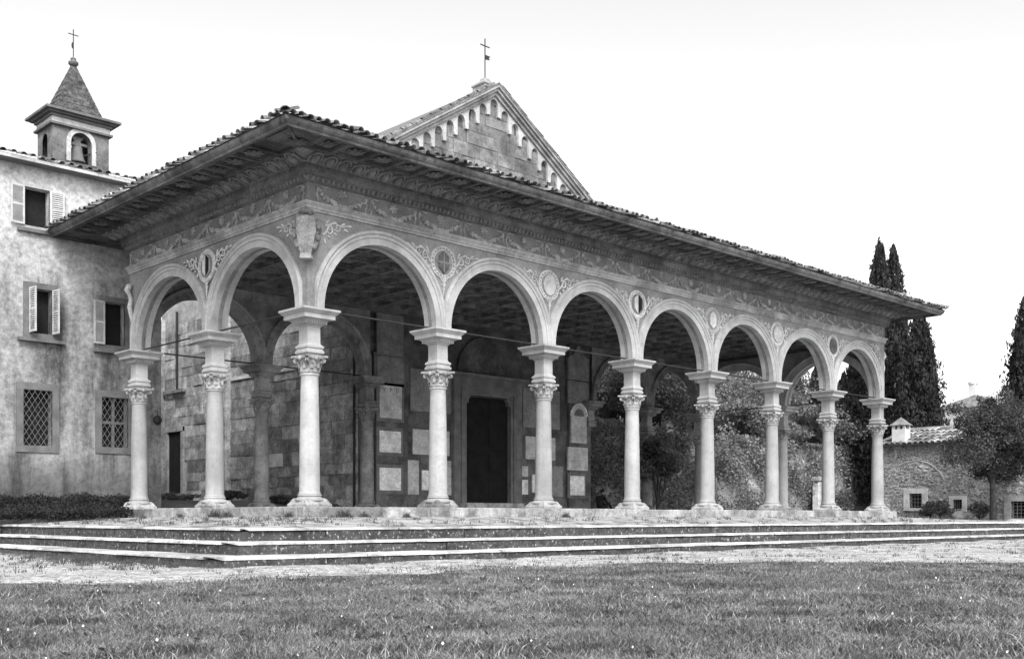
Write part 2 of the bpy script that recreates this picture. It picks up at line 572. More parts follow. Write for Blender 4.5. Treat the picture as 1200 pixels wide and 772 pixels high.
def hgt(x, y):
    x = np.asarray(x, float); y = np.asarray(y, float)
    h = np.full(np.broadcast(x, y).shape, GZ)
    left = sstep(-5.0, -8.5, x) * (sstep(-1.5, 7.0, y) * 0.62 + sstep(6.0, 9.0, y) * 0.35)
    right = sstep(31.0, 34.0, x) * sstep(-6.5, -3.0, y) * 0.73
    back = sstep(8.9, 9.4, y) * (0.9 + 0.55 * sstep(9.4, 14, y))
    right2 = sstep(31, 34, x) * sstep(7, 13, y) * 0.5
    h = h + np.maximum(np.maximum(left, right + right2), back)
    return h


# ground sheet to the horizon, finer near the church
def grid_axis(lo, hi, step, far):
    a = list(np.arange(lo, hi + 0.01, step))
    return np.array([-far, -far / 3, lo - 60, lo - 20, lo - 6] + a + [hi + 6, hi + 20, hi + 60, far / 3, far])


gx = grid_axis(-26, 60, 0.75, 900.0); gy = grid_axis(-24, 34, 0.75, 900.0)
X, Y = np.meshgrid(gx, gy)
Z = hgt(X, Y)
Z += 0.02 * np.sin(X * 1.7) * np.sin(Y * 1.3)
nx, ny = len(gx), len(gy)
me = bpy.data.meshes.new('ground')
fs = [(j * nx + i, j * nx + i + 1, (j + 1) * nx + i + 1, (j + 1) * nx + i) for j in range(ny - 1) for i in range(nx - 1)]
me.from_pydata(np.stack([X.ravel(), Y.ravel(), Z.ravel()], 1).tolist(), [], fs)
me.polygons.foreach_set('use_smooth', [True] * len(fs)); me.update()
ground = struct(put('ground', me, 'ground'))

# gravel walk along the steps, with an uneven edge towards the lawn
LAWN_EDGE = [(-16, 2), (-11.5, -4.5), (-9.4, -7.2), (-8.3, -8.5), (-6.9, -8.75), (-4.9, -8.6), (-2.0, -8.7), (1.3, -9.2), (3.6, -10.6), (4.9, -12.2), (7, -14), (30, -22), (60, -30)]


def edge_y(x):
    xs = [p[0] for p in LAWN_EDGE]; ys = [p[1] for p in LAWN_EDGE]
    return np.interp(x, xs, ys)


mb = MB()
xs = np.arange(-15.5, 45, 0.3)
cols = 26
vs = []
for x in xs:
    y0 = float(edge_y(x)) + 0.22 * math.sin(x * 2.1) + 0.15 * math.sin(x * 5.3 + 1)
    y1 = -3.0 if x > -5 else 6.0
    for k in range(cols):
        y = y0 + (y1 - y0) * k / (cols - 1)
        vs.append((x, y, float(hgt(x, y)) + 0.022 + 0.02 * math.sin(x * 1.7) * math.sin(y * 1.3)))
fs = [(i * cols + k, (i + 1) * cols + k, (i + 1) * cols + k + 1, i * cols + k + 1) for i in range(len(xs) - 1) for k in range(cols - 1)]
mb.add(vs, fs)
struct(put('gravel_path', mb.mesh('gravel_path', 60), 'gravel'))

# ------------------------------------------------------------------ stepped platform
RX0, RX1 = 0.0, 28.0                 # column line; offsets are measured outward from it
platform = struct(put('platform', MB().box(-4.0, 32.0, -4.0, 8.5, GZ - 0.1, -0.21), 'riser'))


def worn_block(bx, z0, z1, side):
    """slab whose outer edge is chipped and worn along its length"""
    x0, x1, y0, y1 = bx
    L = (x1 - x0) if side == 'F' else (y1 - y0)
    n = max(2, int(L / 0.16))
    sect = []
    chip = 0.0
    for i in range(n + 1):
        chip = max(0.0, chip * .6 + rnd.gauss(0, .008)) + (rnd.uniform(.01, .04) if rnd.random() < .05 else 0)
        chip = min(chip, .07)
        dz = rnd.uniform(-.008, .004) - chip * .15
        t = i / n
        # section across the slab: (distance from outer edge, height)
        sec = [(chip * .4 + .004, z0), (chip, z1 - .025 + dz), (chip + .018, z1 - .004 + dz), (chip + .05, z1 + dz), (1e9, z1)]
        row = []
        for d, z in sec:
            if side == 'F':
                row.append((x0 + (x1 - x0) * t, min(y0 + d, y1), z))
            elif side == 'L':
                row.append((min(x0 + d, x1), y0 + (y1 - y0) * t, z))
            else:
                row.append((max(x1 - d, x0), y0 + (y1 - y0) * t, z))
        sect.append(row)
    mb = MB()
    k = len(sect[0])
    vs = [p for r in sect for p in r]
    fs = [(i * k + j, (i + 1) * k + j, (i + 1) * k + j + 1, i * k + j + 1) for i in range(n) for j in range(k - 1)]
    fs += [tuple(range(k)), tuple(range(n * k + k - 1, n * k - 1, -1))]
    return mb.add(vs, fs)


def ring_blocks(name, m, o_out, o_in, z0, z1, lmin, lmax, parent, yend=8.4, jit=0.015, gap=0.008, front_only=False):
    """a course of blocks round the left, front and right side of the platform"""
    runs = [('F', RX0 - o_out, RX1 + o_out)]
    if not front_only:
        runs += [('L', -o_in, yend), ('R', -o_in, yend)]
    for side, a, b in runs:
        t = a
        while t < b - 0.05:
            L = rnd.uniform(lmin, lmax)
            if b - (t + L) < lmin * 0.6: L = b - t
            dz = rnd.uniform(-jit, 0); do = rnd.uniform(-jit, jit)
            if side == 'F': bx = (t + gap, t + L - gap, -(o_out + do), -o_in)
            elif side == 'L': bx = (RX0 - o_out - do, RX0 - o_in, t + gap, t + L - gap)
            else: bx = (RX1 + o_in, RX1 + o_out + do, t + gap, t + L - gap)
            put(name, worn_block(bx, z0, z1 + dz, side) if name == 'tread_slab' else MB().rbox(*bx, z0, z1 + dz, 0.014), m, parent)
            t += L


TREADS = [(4.27, -0.19), (4.80, -0.43), (5.45, -0.655)]
for i, (o, z) in enumerate(TREADS):
    inner = 3.95 if i == 0 else TREADS[i - 1][0] - 0.06
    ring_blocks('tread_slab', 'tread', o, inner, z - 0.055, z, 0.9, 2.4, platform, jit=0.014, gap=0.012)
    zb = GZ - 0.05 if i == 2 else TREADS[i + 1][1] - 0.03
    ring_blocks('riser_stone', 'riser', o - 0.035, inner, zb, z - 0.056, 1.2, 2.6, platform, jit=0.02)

# paved top, falling outward to shed the rain
mb = MB()
for (a, b) in (((-4.0, -4.0, -0.2), (-0.5, -0.5, 0.0)),):
    pts_o = [(-4.02, 8.4), (-4.02, -4.02), (32.02, -4.02), (32.02, 8.4)]
    pts_i = [(-0.5, 8.4), (-0.5, -0.5), (28.5, -0.5), (28.5, 8.4)]
    n = 40
    for k in range(3):
        vs = []
        for i in range(n + 1):
            t = i / n
            for j in range(9):
                q = j / 8
                ox = pts_o[k][0] + (pts_o[k + 1][0] - pts_o[k][0]) * t; oy = pts_o[k][1] + (pts_o[k + 1][1] - pts_o[k][1]) * t
                ix = pts_i[k][0] + (pts_i[k + 1][0] - pts_i[k][0]) * t; iy = pts_i[k][1] + (pts_i[k + 1][1] - pts_i[k][1]) * t
                wob = 0.014 * rnd.uniform(-1, 1) if 0 < i < n and 0 < j < 8 else 0
                vs.append((ox + (ix - ox) * q, oy + (iy - oy) * q, -0.198 + 0.2 * q + wob))
        mb.add(vs, [(i * 9 + j, (i + 1) * 9 + j, (i + 1) * 9 + j + 1, i * 9 + j + 1) for i in range(n) for j in range(8)])
struct(put('paving', mb, 'paving'))

# ------------------------------------------------------------------ portico
portico = empty('portico', (0, 0, ZF), 'long arcaded portico of slender columns and round arches on a stepped platform', 'portico')
put('floor', MB().box(-0.30, 28.30, -0.30, 9.0, -0.3, ZF - 0.006), 'porch_floor', portico)
sty_parent = put('stylobate', MB().box(-0.5, 28.5, -0.5, -0.31, -0.3, ZF - 0.04), 'stylobate', portico)
for side in 'FLR':
    a, b = (-0.56, 28.56) if side == 'F' else (-0.28, 8.9)
    t = a
    while t < b - 0.05:
        L = rnd.uniform(1.5, 2.9)
        if b - (t + L) < 0.9: L = b - t
        d = rnd.uniform(-0.02, 0.015)
        bx = {'F': (t + .006, t + L - .006, -0.55 - d, -0.285), 'L': (-0.55 - d, -0.285, t + .006, t + L - .006), 'R': (28.285, 28.55 + d, t + .006, t + L - .006)}[side]
        put('stylobate_block', MB().rbox(*bx, -0.06, ZF + rnd.uniform(-0.012, 0.008), 0.018).mesh('stylobate_block'), 'stylobate', sty_parent)
        t += L

# column parts, shared by all columns (local origin on the porch floor)
def weather(mb, amp, seed):
    r = random.Random(seed)
    mb.v = [(x + r.uniform(-amp, amp), y + r.uniform(-amp, amp), z + r.uniform(-amp, amp) * .6) for x, y, z in mb.v]
    return mb


z0 = ZF
shaft_prof = [(0.262, 0.527 - z0), (0.262, 0.555 - z0), (0.245, 0.575 - z0)]
for k in range(13):
    t = k / 12
    shaft_prof.append((0.242 - 0.038 * t ** 1.6, 0.59 - z0 + (3.27 - 0.59) * t))
shaft_prof += [(0.212, 3.285 - z0), (0.228, 3.295 - z0), (0.232, 3.312 - z0), (0.228, 3.33 - z0), (0.206, 3.335 - z0), (0.206, 3.36 - z0)]
me_shaft = MB().lathe(shaft_prof, 28).mesh('shaft', 40)
mb = MB().lathe([(0.375, -0.21), (0.375, 0.055), (0.365, 0.07), (0.335, 0.10), (0.305, 0.15), (0.285, 0.185), (0.26, 0.20)], square=True)
weather(mb, 0.006, 3)
me_plinth = mb.mesh('plinth')
base_prof = [(0.345, 0.12)]
for k in range(9):
    a = -math.pi / 2 + math.pi * k / 8
    base_prof.append((0.315 + 0.035 * math.cos(a), 0.165 + 0.042 * math.sin(a)))
base_prof += [(0.30, 0.212), (0.277, 0.225), (0.268, 0.24)]
for k in range(7):
    a = -math.pi / 2 + math.pi * k / 6
    base_prof.append((0.262 + 0.025 * math.cos(a), 0.265 + 0.024 * math.sin(a)))
base_prof += [(0.255, 0.294)]
me_base = MB().lathe(base_prof, 28).mesh('base', 50)


def make_capital():
    mb = MB()
    h = 0.41
    mb.lathe([(0.196, 0), (0.198, 0.06), (0.20, 0.16), (0.212, 0.26), (0.235, 0.33), (0.262, 0.352), (0.262, 0.362)], 24)
    # abacus with hollowed sides
    pl = []
    for k in range(4):
        for j in range(8):
            t = -1 + 2 * j / 8
            d = 0.275 - 0.055 * (1 - t * t) if abs(t) < 0.92 else 0.275
            x, y = d, 0.275 * t
            a = k * math.pi / 2
            pl.append((x * math.cos(a) - y * math.sin(a), x * math.sin(a) + y * math.cos(a)))
    mb.prism(pl, 0.362, h, 'Z')
    for k in range(4):                                     # corner volutes
        a = math.pi / 4 + k * math.pi / 2
        c = Vector((math.cos(a), math.sin(a), 0)); tn = Vector((-math.sin(a), math.cos(a), 0))
        for sgn in (-1, 1):
            pts, rr = [], []
            for i in range(20):
                th = i / 19 * 2.6 * math.pi
                r = 0.072 * (1 - 0.75 * i / 19)
                pts.append(c * (0.285 + r * math.cos(th + 1.6)) + tn * (sgn * 0.022) + Vector((0, 0, 0.295 + r * math.sin(th + 1.6))))
                rr.append(0.018 - 0.006 * i / 19)
            mb.tube([c * 0.20 + tn * sgn * 0.03 + Vector((0, 0, 0.17))] + pts, [0.012] + rr, 6)
        mb.ell(tuple(c * 0.285 + Vector((0, 0, 0.295))), (0.035, 0.035, 0.035), 8, 6)
        b = k * math.pi / 2                                # central heads or flowers
        d = Vector((math.cos(b), math.sin(b), 0))
        mb.ell(tuple(d * 0.245 + Vector((0, 0, 0.335))), (0.05, 0.05, 0.062), 9, 6)
        e = Vector((-math.sin(b), math.cos(b), 0))
        for s in (-1, 1):
            mb.tube([d * 0.235 + e * s * 0.05 + Vector((0, 0, 0.33)), d * 0.235 + e * s * 0.12 + Vector((0, 0, 0.345)), d * 0.23 + e * s * 0.19 + Vector((0, 0, 0.34))], [0.02, 0.024, 0.014], 6)
    for ring, (zb, zt, n, off) in enumerate(((0.01, 0.17, 8, 0), (0.10, 0.26, 8, math.pi / 8))):   # acanthus leaves
        for k in range(n):
            a = off + 2 * math.pi * k / n
            d = Vector((math.cos(a), math.sin(a), 0)); e = Vector((-math.sin(a), math.cos(a), 0))
            vs = []
            for i in range(6):
                t = i / 5
                wv = 0.062 * (1 - 0.55 * t) * (1 + 0.18 * (i % 2))
                rr = 0.205 + 0.012 * t + 0.05 * t ** 3 + 0.018 * ring
                z = zb + (zt - zb) * min(1, t * 1.12) - (0.03 if i == 5 else 0)
                p = d * rr + Vector((0, 0, z))
                vs += [p - e * wv - d * 0.012, p + d * 0.014, p + e * wv - d * 0.012]
            mb.add(vs, [f for i in range(5) for f in ((i * 3, i * 3 + 1, i * 3 + 4, i * 3 + 3), (i * 3 + 1, i * 3 + 2, i * 3 + 5, i * 3 + 4))])
    return mb.mesh('capital', 45)


me_capital = make_capital()
imp = [(0.19, 0.0), (0.205, 0.02), (0.245, 0.05), (0.245, 0.10), (0.225, 0.115), (0.215, 0.15), (0.24, 0.17), (0.24, 0.215), (0.215, 0.235), (0.185, 0.26), (0.178, 0.30), (0.178, 0.66),
       (0.20, 0.672), (0.20, 0.69)]
mb = MB().lathe(imp, square=True)
weather(mb, 0.002, 9)
me_impost = mb.mesh('impost')
mb = MB().lathe([(0.20, 0.69), (0.225, 0.70), (0.30, 0.78), (0.33, 0.80), (0.33, 0.815), (0.43, 0.825), (0.43, 0.915), (0.445, 0.925), (0.50, 0.985), (0.52, 1.0), (0.52, 1.047)], square=True)
for k in range(4):
    Rm = Matrix.Rotation(k * math.pi / 2, 4, 'Z')
    for i in range(9):
        t = -0.24 + 0.48 * i / 8
        e = MB().ell((0.285, t * 1.12, 0.752), (0.024, 0.024, 0.045), 7, 5)
        e.xform(Rm); mb.add(e.v, e.f)
me_abacus = mb.mesh('abacus', 30)

ZCAP = 3.345
ZIMP = ZCAP + 0.412


def own(me, key, cache={}):
    k_ = (me.name, key)
    if k_ not in cache:
        cache[k_] = me.copy(); cache[k_].materials.clear()
    return cache[k_]


def column(x, y, rear=False):
    c1, c2 = ('rear_stone_shaded', 'rear_stone_shaded') if rear else ('column', 'capital')
    key = 'rear' if rear else 'front'
    c = put('column', own(me_shaft, key), c1, portico, (x, y, ZF))
    put('plinth', me_plinth, 'stylobate', c, (x, y, ZF), (0, 0, rnd.choice((0, math.pi / 2, math.pi))))
    put('base', own(me_base, key), c1, c, (x, y, ZF))
    put('capital', own(me_capital, key), c2, c, (x, y, ZCAP), (0, 0, 0), (1.13, 1.13, 1))
    put('impost', own(me_impost, key), c1, c, (x, y, ZIMP))
    put('abacus', own(me_abacus, key), c1, c, (x, y, ZIMP))


COLS = [(i * S1, 0) for i in range(8)] + [(0, S2), (0, YR), (4.17, YR), (24.0, YR), (28, YR), (28, S2)]
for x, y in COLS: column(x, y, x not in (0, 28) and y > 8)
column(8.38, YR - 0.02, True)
# engaged impost where the right rear arcade leaves the church front
c = put('wall_impost', own(me_impost, 'rear'), 'rear_stone_shaded', portico, (20.05, YR, ZIMP))
put('abacus', own(me_abacus, 'rear'), 'rear_stone_shaded', c, (20.05, YR, ZIMP))

RISE, PIER = 1.83, 0.25


def arch_pts(a, n=40):
    stilt = 0.07
    out = [(-a, 0.0)]
    for i in range(n + 1):
        th = math.pi - math.pi * i / n
        out.append((a * math.cos(th), stilt + (RISE - stilt) * math.sin(th)))
    out.append((a, 0.0))
    return out


def bay_wall(L):
    """wall over one arch: local u from -L/2 to L/2, z from 0 at the impost"""
    H = ZC - ZT
    a = L / 2 - PIER
    arc = arch_pts(a)
    n = len(arc)
    top = [(-L / 2 + L * i / (n - 1), H) for i in range(n)]
    mb = MB()
    for sgn in (-1, 1):
        vs = [(u, sgn * WO, z) for u, z in arc] + [(u, sgn * WO, z) for u, z in top]
        fs = [(i, i + 1, n + i + 1, n + i) for i in range(n - 1)]
        vs += [(-L / 2, sgn * WO, 0), (L / 2, sgn * WO, 0)]
        fs += [(0, n, 2 * n), (n - 1, 2 * n + 1, 2 * n - 1)]
        mb.add(vs, fs)
    vs = [(u, -WO, z) for u, z in arc] + [(u, WO, z) for u, z in arc]
    mb.add(vs, [(i, n + i, n + i + 1, i + 1) for i in range(n - 1)])
    return mb.mesh('spandrel_wall')


def archivolt(L):
    a = L / 2 - PIER
    arc = arch_pts(a, 56)
    n = len(arc)
    prof = [(-0.012, WO - 0.14), (-0.012, WO + 0.03), (0.15, WO + 0.03), (0.155, WO + 0.055), (0.225, WO + 0.055), (0.235, WO + 0.075), (0.26, WO + 0.095), (0.31, WO + 0.095), (0.325, WO + 0.06), (0.325, WO - 0.02)]
    mb = MB()
    for sgn in (-1, 1):
        vs = []
        for i, (u, z) in enumerate(arc):
            th = math.atan2(max(z - 0.07, 0) / (RISE - 0.07), u / a)
            nx_, nz_ = math.cos(th), math.sin(th) * 1.0
            for r, d in prof:
                uu = max(-L / 2 + 0.003, min(L / 2 - 0.003, u + nx_ * r))
                vs.append((uu, sgn * d, z + nz_ * r if i not in (0, n - 1) else 0.0))
        k = len(prof)
        mb.add(vs, [(i * k + j, (i + 1) * k + j, (i + 1) * k + j + 1, i * k + j + 1) for i in range(n - 1) for j in range(k - 1)])
    return mb.mesh('archivolt', 30)


bays = {}


def bay(p, q, parent=None):
    p, q = Vector(p), Vector(q)
    L = round((q - p).length, 3)
    if L not in bays: bays[L] = (bay_wall(L), archivolt(L))
    c = (p + q) / 2
    d = q - p
    rz = math.atan2(d.y, d.x)
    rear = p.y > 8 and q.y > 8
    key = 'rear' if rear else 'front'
    w = put('spandrel_wall', own(bays[L][0], key), 'rear_stone_shaded' if rear else 'plasterwork', portico, (c.x, c.y, ZT), (0, 0, rz))
    put('arch', own(bays[L][1], key), 'rear_stone_shaded' if rear else 'arch', portico, (c.x, c.y, ZT), (0, 0, rz))
    rod = MB().tube([(-L / 2 + 0.1, 0, 0), (L / 2 - 0.1, 0, 0)], 0.022, 6).mesh('tie_rod')
    put('tie_rod', rod, 'iron', portico, (c.x, c.y, ZT + 0.05), (0, 0, rz))


for i in range(7): bay((i * S1, 0), ((i + 1) * S1, 0))
for x in (0.0, 28.0):
    for j in range(2): bay((x, (j + 1) * S2) if x == 0 else (x, j * S2), (x, j * S2) if x == 0 else (x, (j + 1) * S2))
bay((0, YR), (4.17, YR)); bay((4.17, YR), (8.38, YR))
bay((20.05, YR), (24.0, YR)); bay((24.0, YR), (28, YR))
# solid corner blocks closing the arcade walls
for x, y in ((0, 0), (28, 0), (0, YR), (28, YR)):
    put('corner_pier', MB().box(-WO + 0.001, WO - 0.001, -WO + 0.001, WO - 0.001, 0, ZC - ZT), 'plasterwork', portico, (x, y, ZT))
# inner cross wall between portico and church front
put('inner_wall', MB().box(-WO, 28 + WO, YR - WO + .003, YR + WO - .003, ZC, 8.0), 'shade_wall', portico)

# entablature: profiles swept round left side, front and right side
YE = YR + 1.95


def sweep(name, prof, m, smooth=None, oR=0.0):
    mb = MB()
    vs = []
    for o, z in prof:
        r = o - (oR if o > 1.5 else 0)
        vs += [(8.4, YR + o, z), (-o, YR + o, z), (-o, -o, z), (28 + r, -o, z), (28 + r, YR + o, z), (20.2, YR + o, z)]
    n = len(prof)
    mb.add(vs, [(i * 6 + k, i * 6 + k + 1, (i + 1) * 6 + k + 1, (i + 1) * 6 + k) for i in range(n - 1) for k in range(5)])
    return put(name, mb.mesh(name, smooth) if smooth else mb, m, portico)


sweep('architrave', [(0.1, 7.08), (0.235, 7.08), (0.235, 7.135), (0.255, 7.14), (0.255, 7.20), (0.275, 7.21), (0.29, 7.235), (0.31, 7.25), (0.31, 7.285), (0.205, 7.30)], 'architrave')
frieze = sweep('frieze', [(0.205, 7.30), (0.205, 7.745)], 'frieze')
sweep('bead_moulding', [(0.205, 7.745), (0.245, 7.75), (0.29, 7.775), (0.325, 7.84), (0.335, 7.88), (0.37, 7.888)], 'cornice')
sweep('cornice_band', [(0.37, 7.888), (0.37, 7.97), (0.385, 7.98), (0.385, 8.11), (0.46, 8.12)], 'cornice')
egg_band = sweep('ovolo', [(0.46, 8.12), (0.55, 8.135), (0.70, 8.18), (0.80, 8.225), (0.83, 8.25)], 'cornice')
soffit = sweep('soffit', [(0.83, 8.295), (1.84, 8.295)], 'eave_wood')
sweep('soffit_border', [(0.83, 8.30), (0.83, 8.235), (0.905, 8.23), (0.905, 8.30)], 'eave_wood')
sweep('soffit_edge', [(1.735, 8.30), (1.735, 8.225), (1.82, 8.22)], 'eave_wood', oR=0.1)
sweep('fascia', [(1.82, 8.20), (1.845, 8.20), (1.86, 8.24), (1.90, 8.27), (1.93, 8.31), (1.95, 8.385), (1.80, 8.40)], 'fascia', oR=0.1)

# bead-and-reel row: small pieces, joined
mb = MB()
for side, a, b in (('F', -0.3, 28.3), ('L', -0.3, YR + .3)):
    t = a
    while t < b:
        e = MB().ell((0, 0, 0), (0.045, 0.06, 0.062), 6, 4)
        off = (t, -0.318, 7.815) if side == 'F' else (-0.318, t, 7.815)
        e.v = [(x + off[0], y + off[1], z + off[2]) for x, y, z in e.v]
        mb.add(e.v, e.f)
        t += 0.145
stuff(put('beads', mb.mesh('beads', 60), 'egg', portico))

# egg-and-dart: one piece of ornament per pitch
def make_egg():
    mb = MB()
    mb.ell((0, 0, 0), (0.095, 0.16, 0.11), 10, 6)
    pts = [(0.155 * math.sin(a), -0.205 * math.cos(a) - 0.0, -0.01) for a in np.linspace(-2.4, 2.4, 15)]
    mb.tube(pts, 0.03, 5)
    mb.tube([(0.2, 0.2, -0.02), (0.2, -0.16, -0.03)], [0.014, 0.03], 5)
    return mb.mesh('egg_ornament', 60)


me_egg = make_egg()
TILT = math.atan2(0.13, 0.37)
n = 72
for i in range(n):
    x = -0.5 + 29.0 * (i + 0.5) / n
    put('egg_ornament', me_egg, 'egg', egg_band, (x, -0.655, 8.155), (-TILT, 0, 0))
n = 24
for i in range(n):
    y = -0.5 + (YR + 1.0) * (i + 0.5) / n
    put('egg_ornament', me_egg, 'egg', egg_band, (-0.655, y, 8.155), (-TILT, 0, -math.pi / 2))

# coffers with rosettes under the eaves
def make_rosette(r, petals, z=0.0):
    mb = MB()
    mb.ell((0, 0, z - 0.03), (r * 0.3, r * 0.3, 0.04), 8, 5)
    for ring, (rr, k, dz) in enumerate(((0.62, petals, 0.02), (0.36, petals, 0.03))):
        for i in range(k):
            a = 2 * math.pi * (i + 0.5 * ring) / k
            e = MB().ell((0, 0, 0), (r * 0.36, r * 0.22, 0.022), 7, 4)
            e.xform(Matrix.Translation((r * rr * math.cos(a), r * rr * math.sin(a), z - dz)) @ Matrix.Rotation(a, 4, 'Z') @ Matrix.Rotation(0.25, 4, 'Y'))
            mb.add(e.v, e.f)
    return mb


def make_coffer(w, l, d):
    """beams round a sunk panel with a rosette; z=0 is the panel"""
    mb = MB()
    t = 0.065
    mb.box(-w / 2, -w / 2 + t, -l / 2, l / 2, -d, 0); mb.box(w / 2 - t, w / 2, -l / 2, l / 2, -d, 0)
    mb.box(-w / 2 + t, w / 2 - t, -l / 2, -l / 2 + t, -d + .002, 0); mb.box(-w / 2 + t, w / 2 - t, l / 2 - t, l / 2, -d + .002, 0)
    t2 = t + 0.035
    mb.box(-w / 2 + t, -w / 2 + t2, -l / 2 + t, l / 2 - t, -d * .55, 0); mb.box(w / 2 - t2, w / 2 - t, -l / 2 + t, l / 2 - t, -d * .55, 0)
    mb.box(-w / 2 + t2, w / 2 - t2, -l / 2 + t, -l / 2 + t2, -d * .55 + .002, 0); mb.box(-w / 2 + t2, w / 2 - t2, l / 2 - t2, l / 2 - t, -d * .55 + .002, 0)
    return mb.mesh('coffer')


PW = 0.80
me_coffer = make_coffer(PW - 0.002, 0.826, 0.062)
me_ros = make_rosette(0.25, 8).mesh('rosette', 60)
xc = 0.33 - 2 * PW
k = 0
while xc < 29.6:
    if -0.6 < xc < 28.6:
        c = put('coffer', me_coffer, 'eave_wood', soffit, (xc, -1.32, 8.292))
        put('rosette', me_ros, 'rosette', c, (xc, -1.32, 8.291), (0, 0, rnd.uniform(0, 6)))
    xc += PW
yc = 0.3
while yc < YR + 0.6:
    c = put('coffer', me_coffer, 'eave_wood', soffit, (-1.32, yc, 8.292), (0, 0, math.pi / 2))
    put('rosette', me_ros, 'rosette', c, (-1.32, yc, 8.291), (0, 0, rnd.uniform(0, 6)))
    yc += PW
for sx, x in ((1, -1.1), (-1, 29.0)):                     # mitre panels at the corners
    put('corner_panel', MB().prism([(-0.55, -0.55), (0.45, -0.55), (0.45, 0.45), (-0.55, 0.45)], -0.05, 0.0, 'Z'), 'eave_wood', soffit, (x, -1.15, 8.293))
    if sx == 1:
        put('corner_batten', MB().box(-0.66, 0.66, -0.03, 0.03, -0.09, 0), 'eave_wood', soffit, (-1.3, -1.3, 8.29), (0, 0, math.pi / 4))
        put('rosette', me_ros, 'rosette', soffit, (-1.1, -1.12, 8.24))

# inner ceiling
ceil = put('ceiling', MB().box(0.2, 27.8, 0.2, YR - 0.2, 7.34, 7.42), 'ceiling', portico)
me_cc = make_coffer(0.995, 0.995, 0.14)
me_cr = make_rosette(0.27, 8).mesh('ceiling_rosette', 60)
for i in range(27):
    for j in range(8):
        x = 14 + (i - 13) * 1.0; y = 0.55 + (YR - 1.1) * (j + 0.5) / 8
        c = put('ceiling_coffer', me_cc, 'ceiling', ceil, (x, y, 7.336))
        put('rosette', me_cr, 'ceiling', c, (x, y, 7.335))
put('ceiling_border', MB().box(0.2, 27.8, 0.2, 0.55, 7.1, 7.33).box(0.2, 27.8, YR - .55, YR - .2, 7.1, 7.33), 'ceiling', ceil)

# frieze garlands
def make_garland():
    mb = MB()
    r = random.Random(2)
    n = 17
    for i in range(n):
        t = -1 + 2 * i / (n - 1)
        u = 0.66 * t; z = -0.20 + 0.24 * t * t
        s = 0.045 + 0.028 * (1 - t * t)
        for k in range(2):
            mb.ell((u + r.uniform(-.03, .03), -0.012, z + r.uniform(-.035, .035)), (s * r.uniform(.7, 1.1), 0.035, s * r.uniform(.7, 1.1)), 7, 4)
    for sx in (-1, 1):
        mb.ell((sx * 0.70, -0.015, 0.09), (0.05, 0.04, 0.06), 8, 5)
        for k in range(5):
            mb.ell((sx * (0.71 + 0.02 * math.sin(k * 1.4)), -0.012, 0.02 - 0.055 * k), (0.026, 0.022, 0.036), 6, 4)
        mb.tube([(sx * 0.68, -0.01, 0.12), (sx * 0.60, -0.015, 0.165), (sx * 0.50, -0.015, 0.15), (sx * 0.42, -0.012, 0.175)], [0.016, 0.022, 0.018, 0.008], 5)
    mb.ell((0, -0.015, 0.07), (0.075, 0.03, 0.075), 10, 5)
    for k in range(7):
        a = 2 * math.pi * k / 7
        mb.ell((0.1 * math.cos(a), -0.012, 0.07 + 0.1 * math.sin(a)), (0.038, 0.022, 0.038), 6, 4)
    return mb.mesh('garland', 60)


me_gar = make_garland()
for i in range(18):
    put('garland', me_gar, 'garland', frieze, (28 * (i + 0.5) / 18, -0.207, 7.535))
for i in range(6):
    put('garland', me_gar, 'garland', frieze, (-0.207, -0.1 + (YR + .2) * (i + 0.5) / 6, 7.535), (0, 0, -math.pi / 2))

# spandrel roundels and scrolls
def ring_mesh(ro, ri):
    mb = MB()
    pts = []
    n = 40
    for rr, rad in ((ro - 0.03, 0.03), (ri + 0.015, 0.022)):
        mb.tube([(rr * math.cos(2 * math.pi * i / n), 0, rr * math.sin(2 * math.pi * i / n)) for i in range(n + 1)], rad, 6, False)
    for i in range(22):
        a = 2 * math.pi * i / 22
        rr = (ro + ri) / 2
        mb.ell((rr * math.cos(a), -0.01, rr * math.sin(a)), (0.042, 0.035, 0.042), 7, 4)
    return mb.mesh('wreath', 60)


me_ring = ring_mesh(0.44, 0.31)
me_disc = MB().prism([(0.32 * math.cos(a), 0.32 * math.sin(a)) for a in np.linspace(0, 2 * math.pi, 33)[:-1]], -0.012, 0.0, 'Y').mesh('disc')
HEX = [(0, 0.29), (0.17, 0.17), (0.17, -0.14), (0, -0.29), (-0.17, -0.14), (-0.17, 0.17)]
me_shield = MB().prism(HEX, -0.03, 0.0, 'Y').mesh('shield')
me_half = MB().prism([(0, 0.29), (0.17, 0.17), (0.17, -0.14), (0, -0.29)], -0.036, -0.028, 'Y').mesh('shield_half')
me_crossb = MB().box(-0.02, 0.02, -0.03, 0, -0.25, 0.25).box(-0.22, 0.22, -0.034, 0, -0.02, 0.02).mesh('cross_bars')
OVAL = [(0.25 * math.cos(a), 0.29 * math.sin(a)) for a in np.linspace(0, 2 * math.pi, 25)[:-1]]
me_oval = MB().prism(OVAL, -0.03, 0.0, 'Y').mesh('oval_shield')


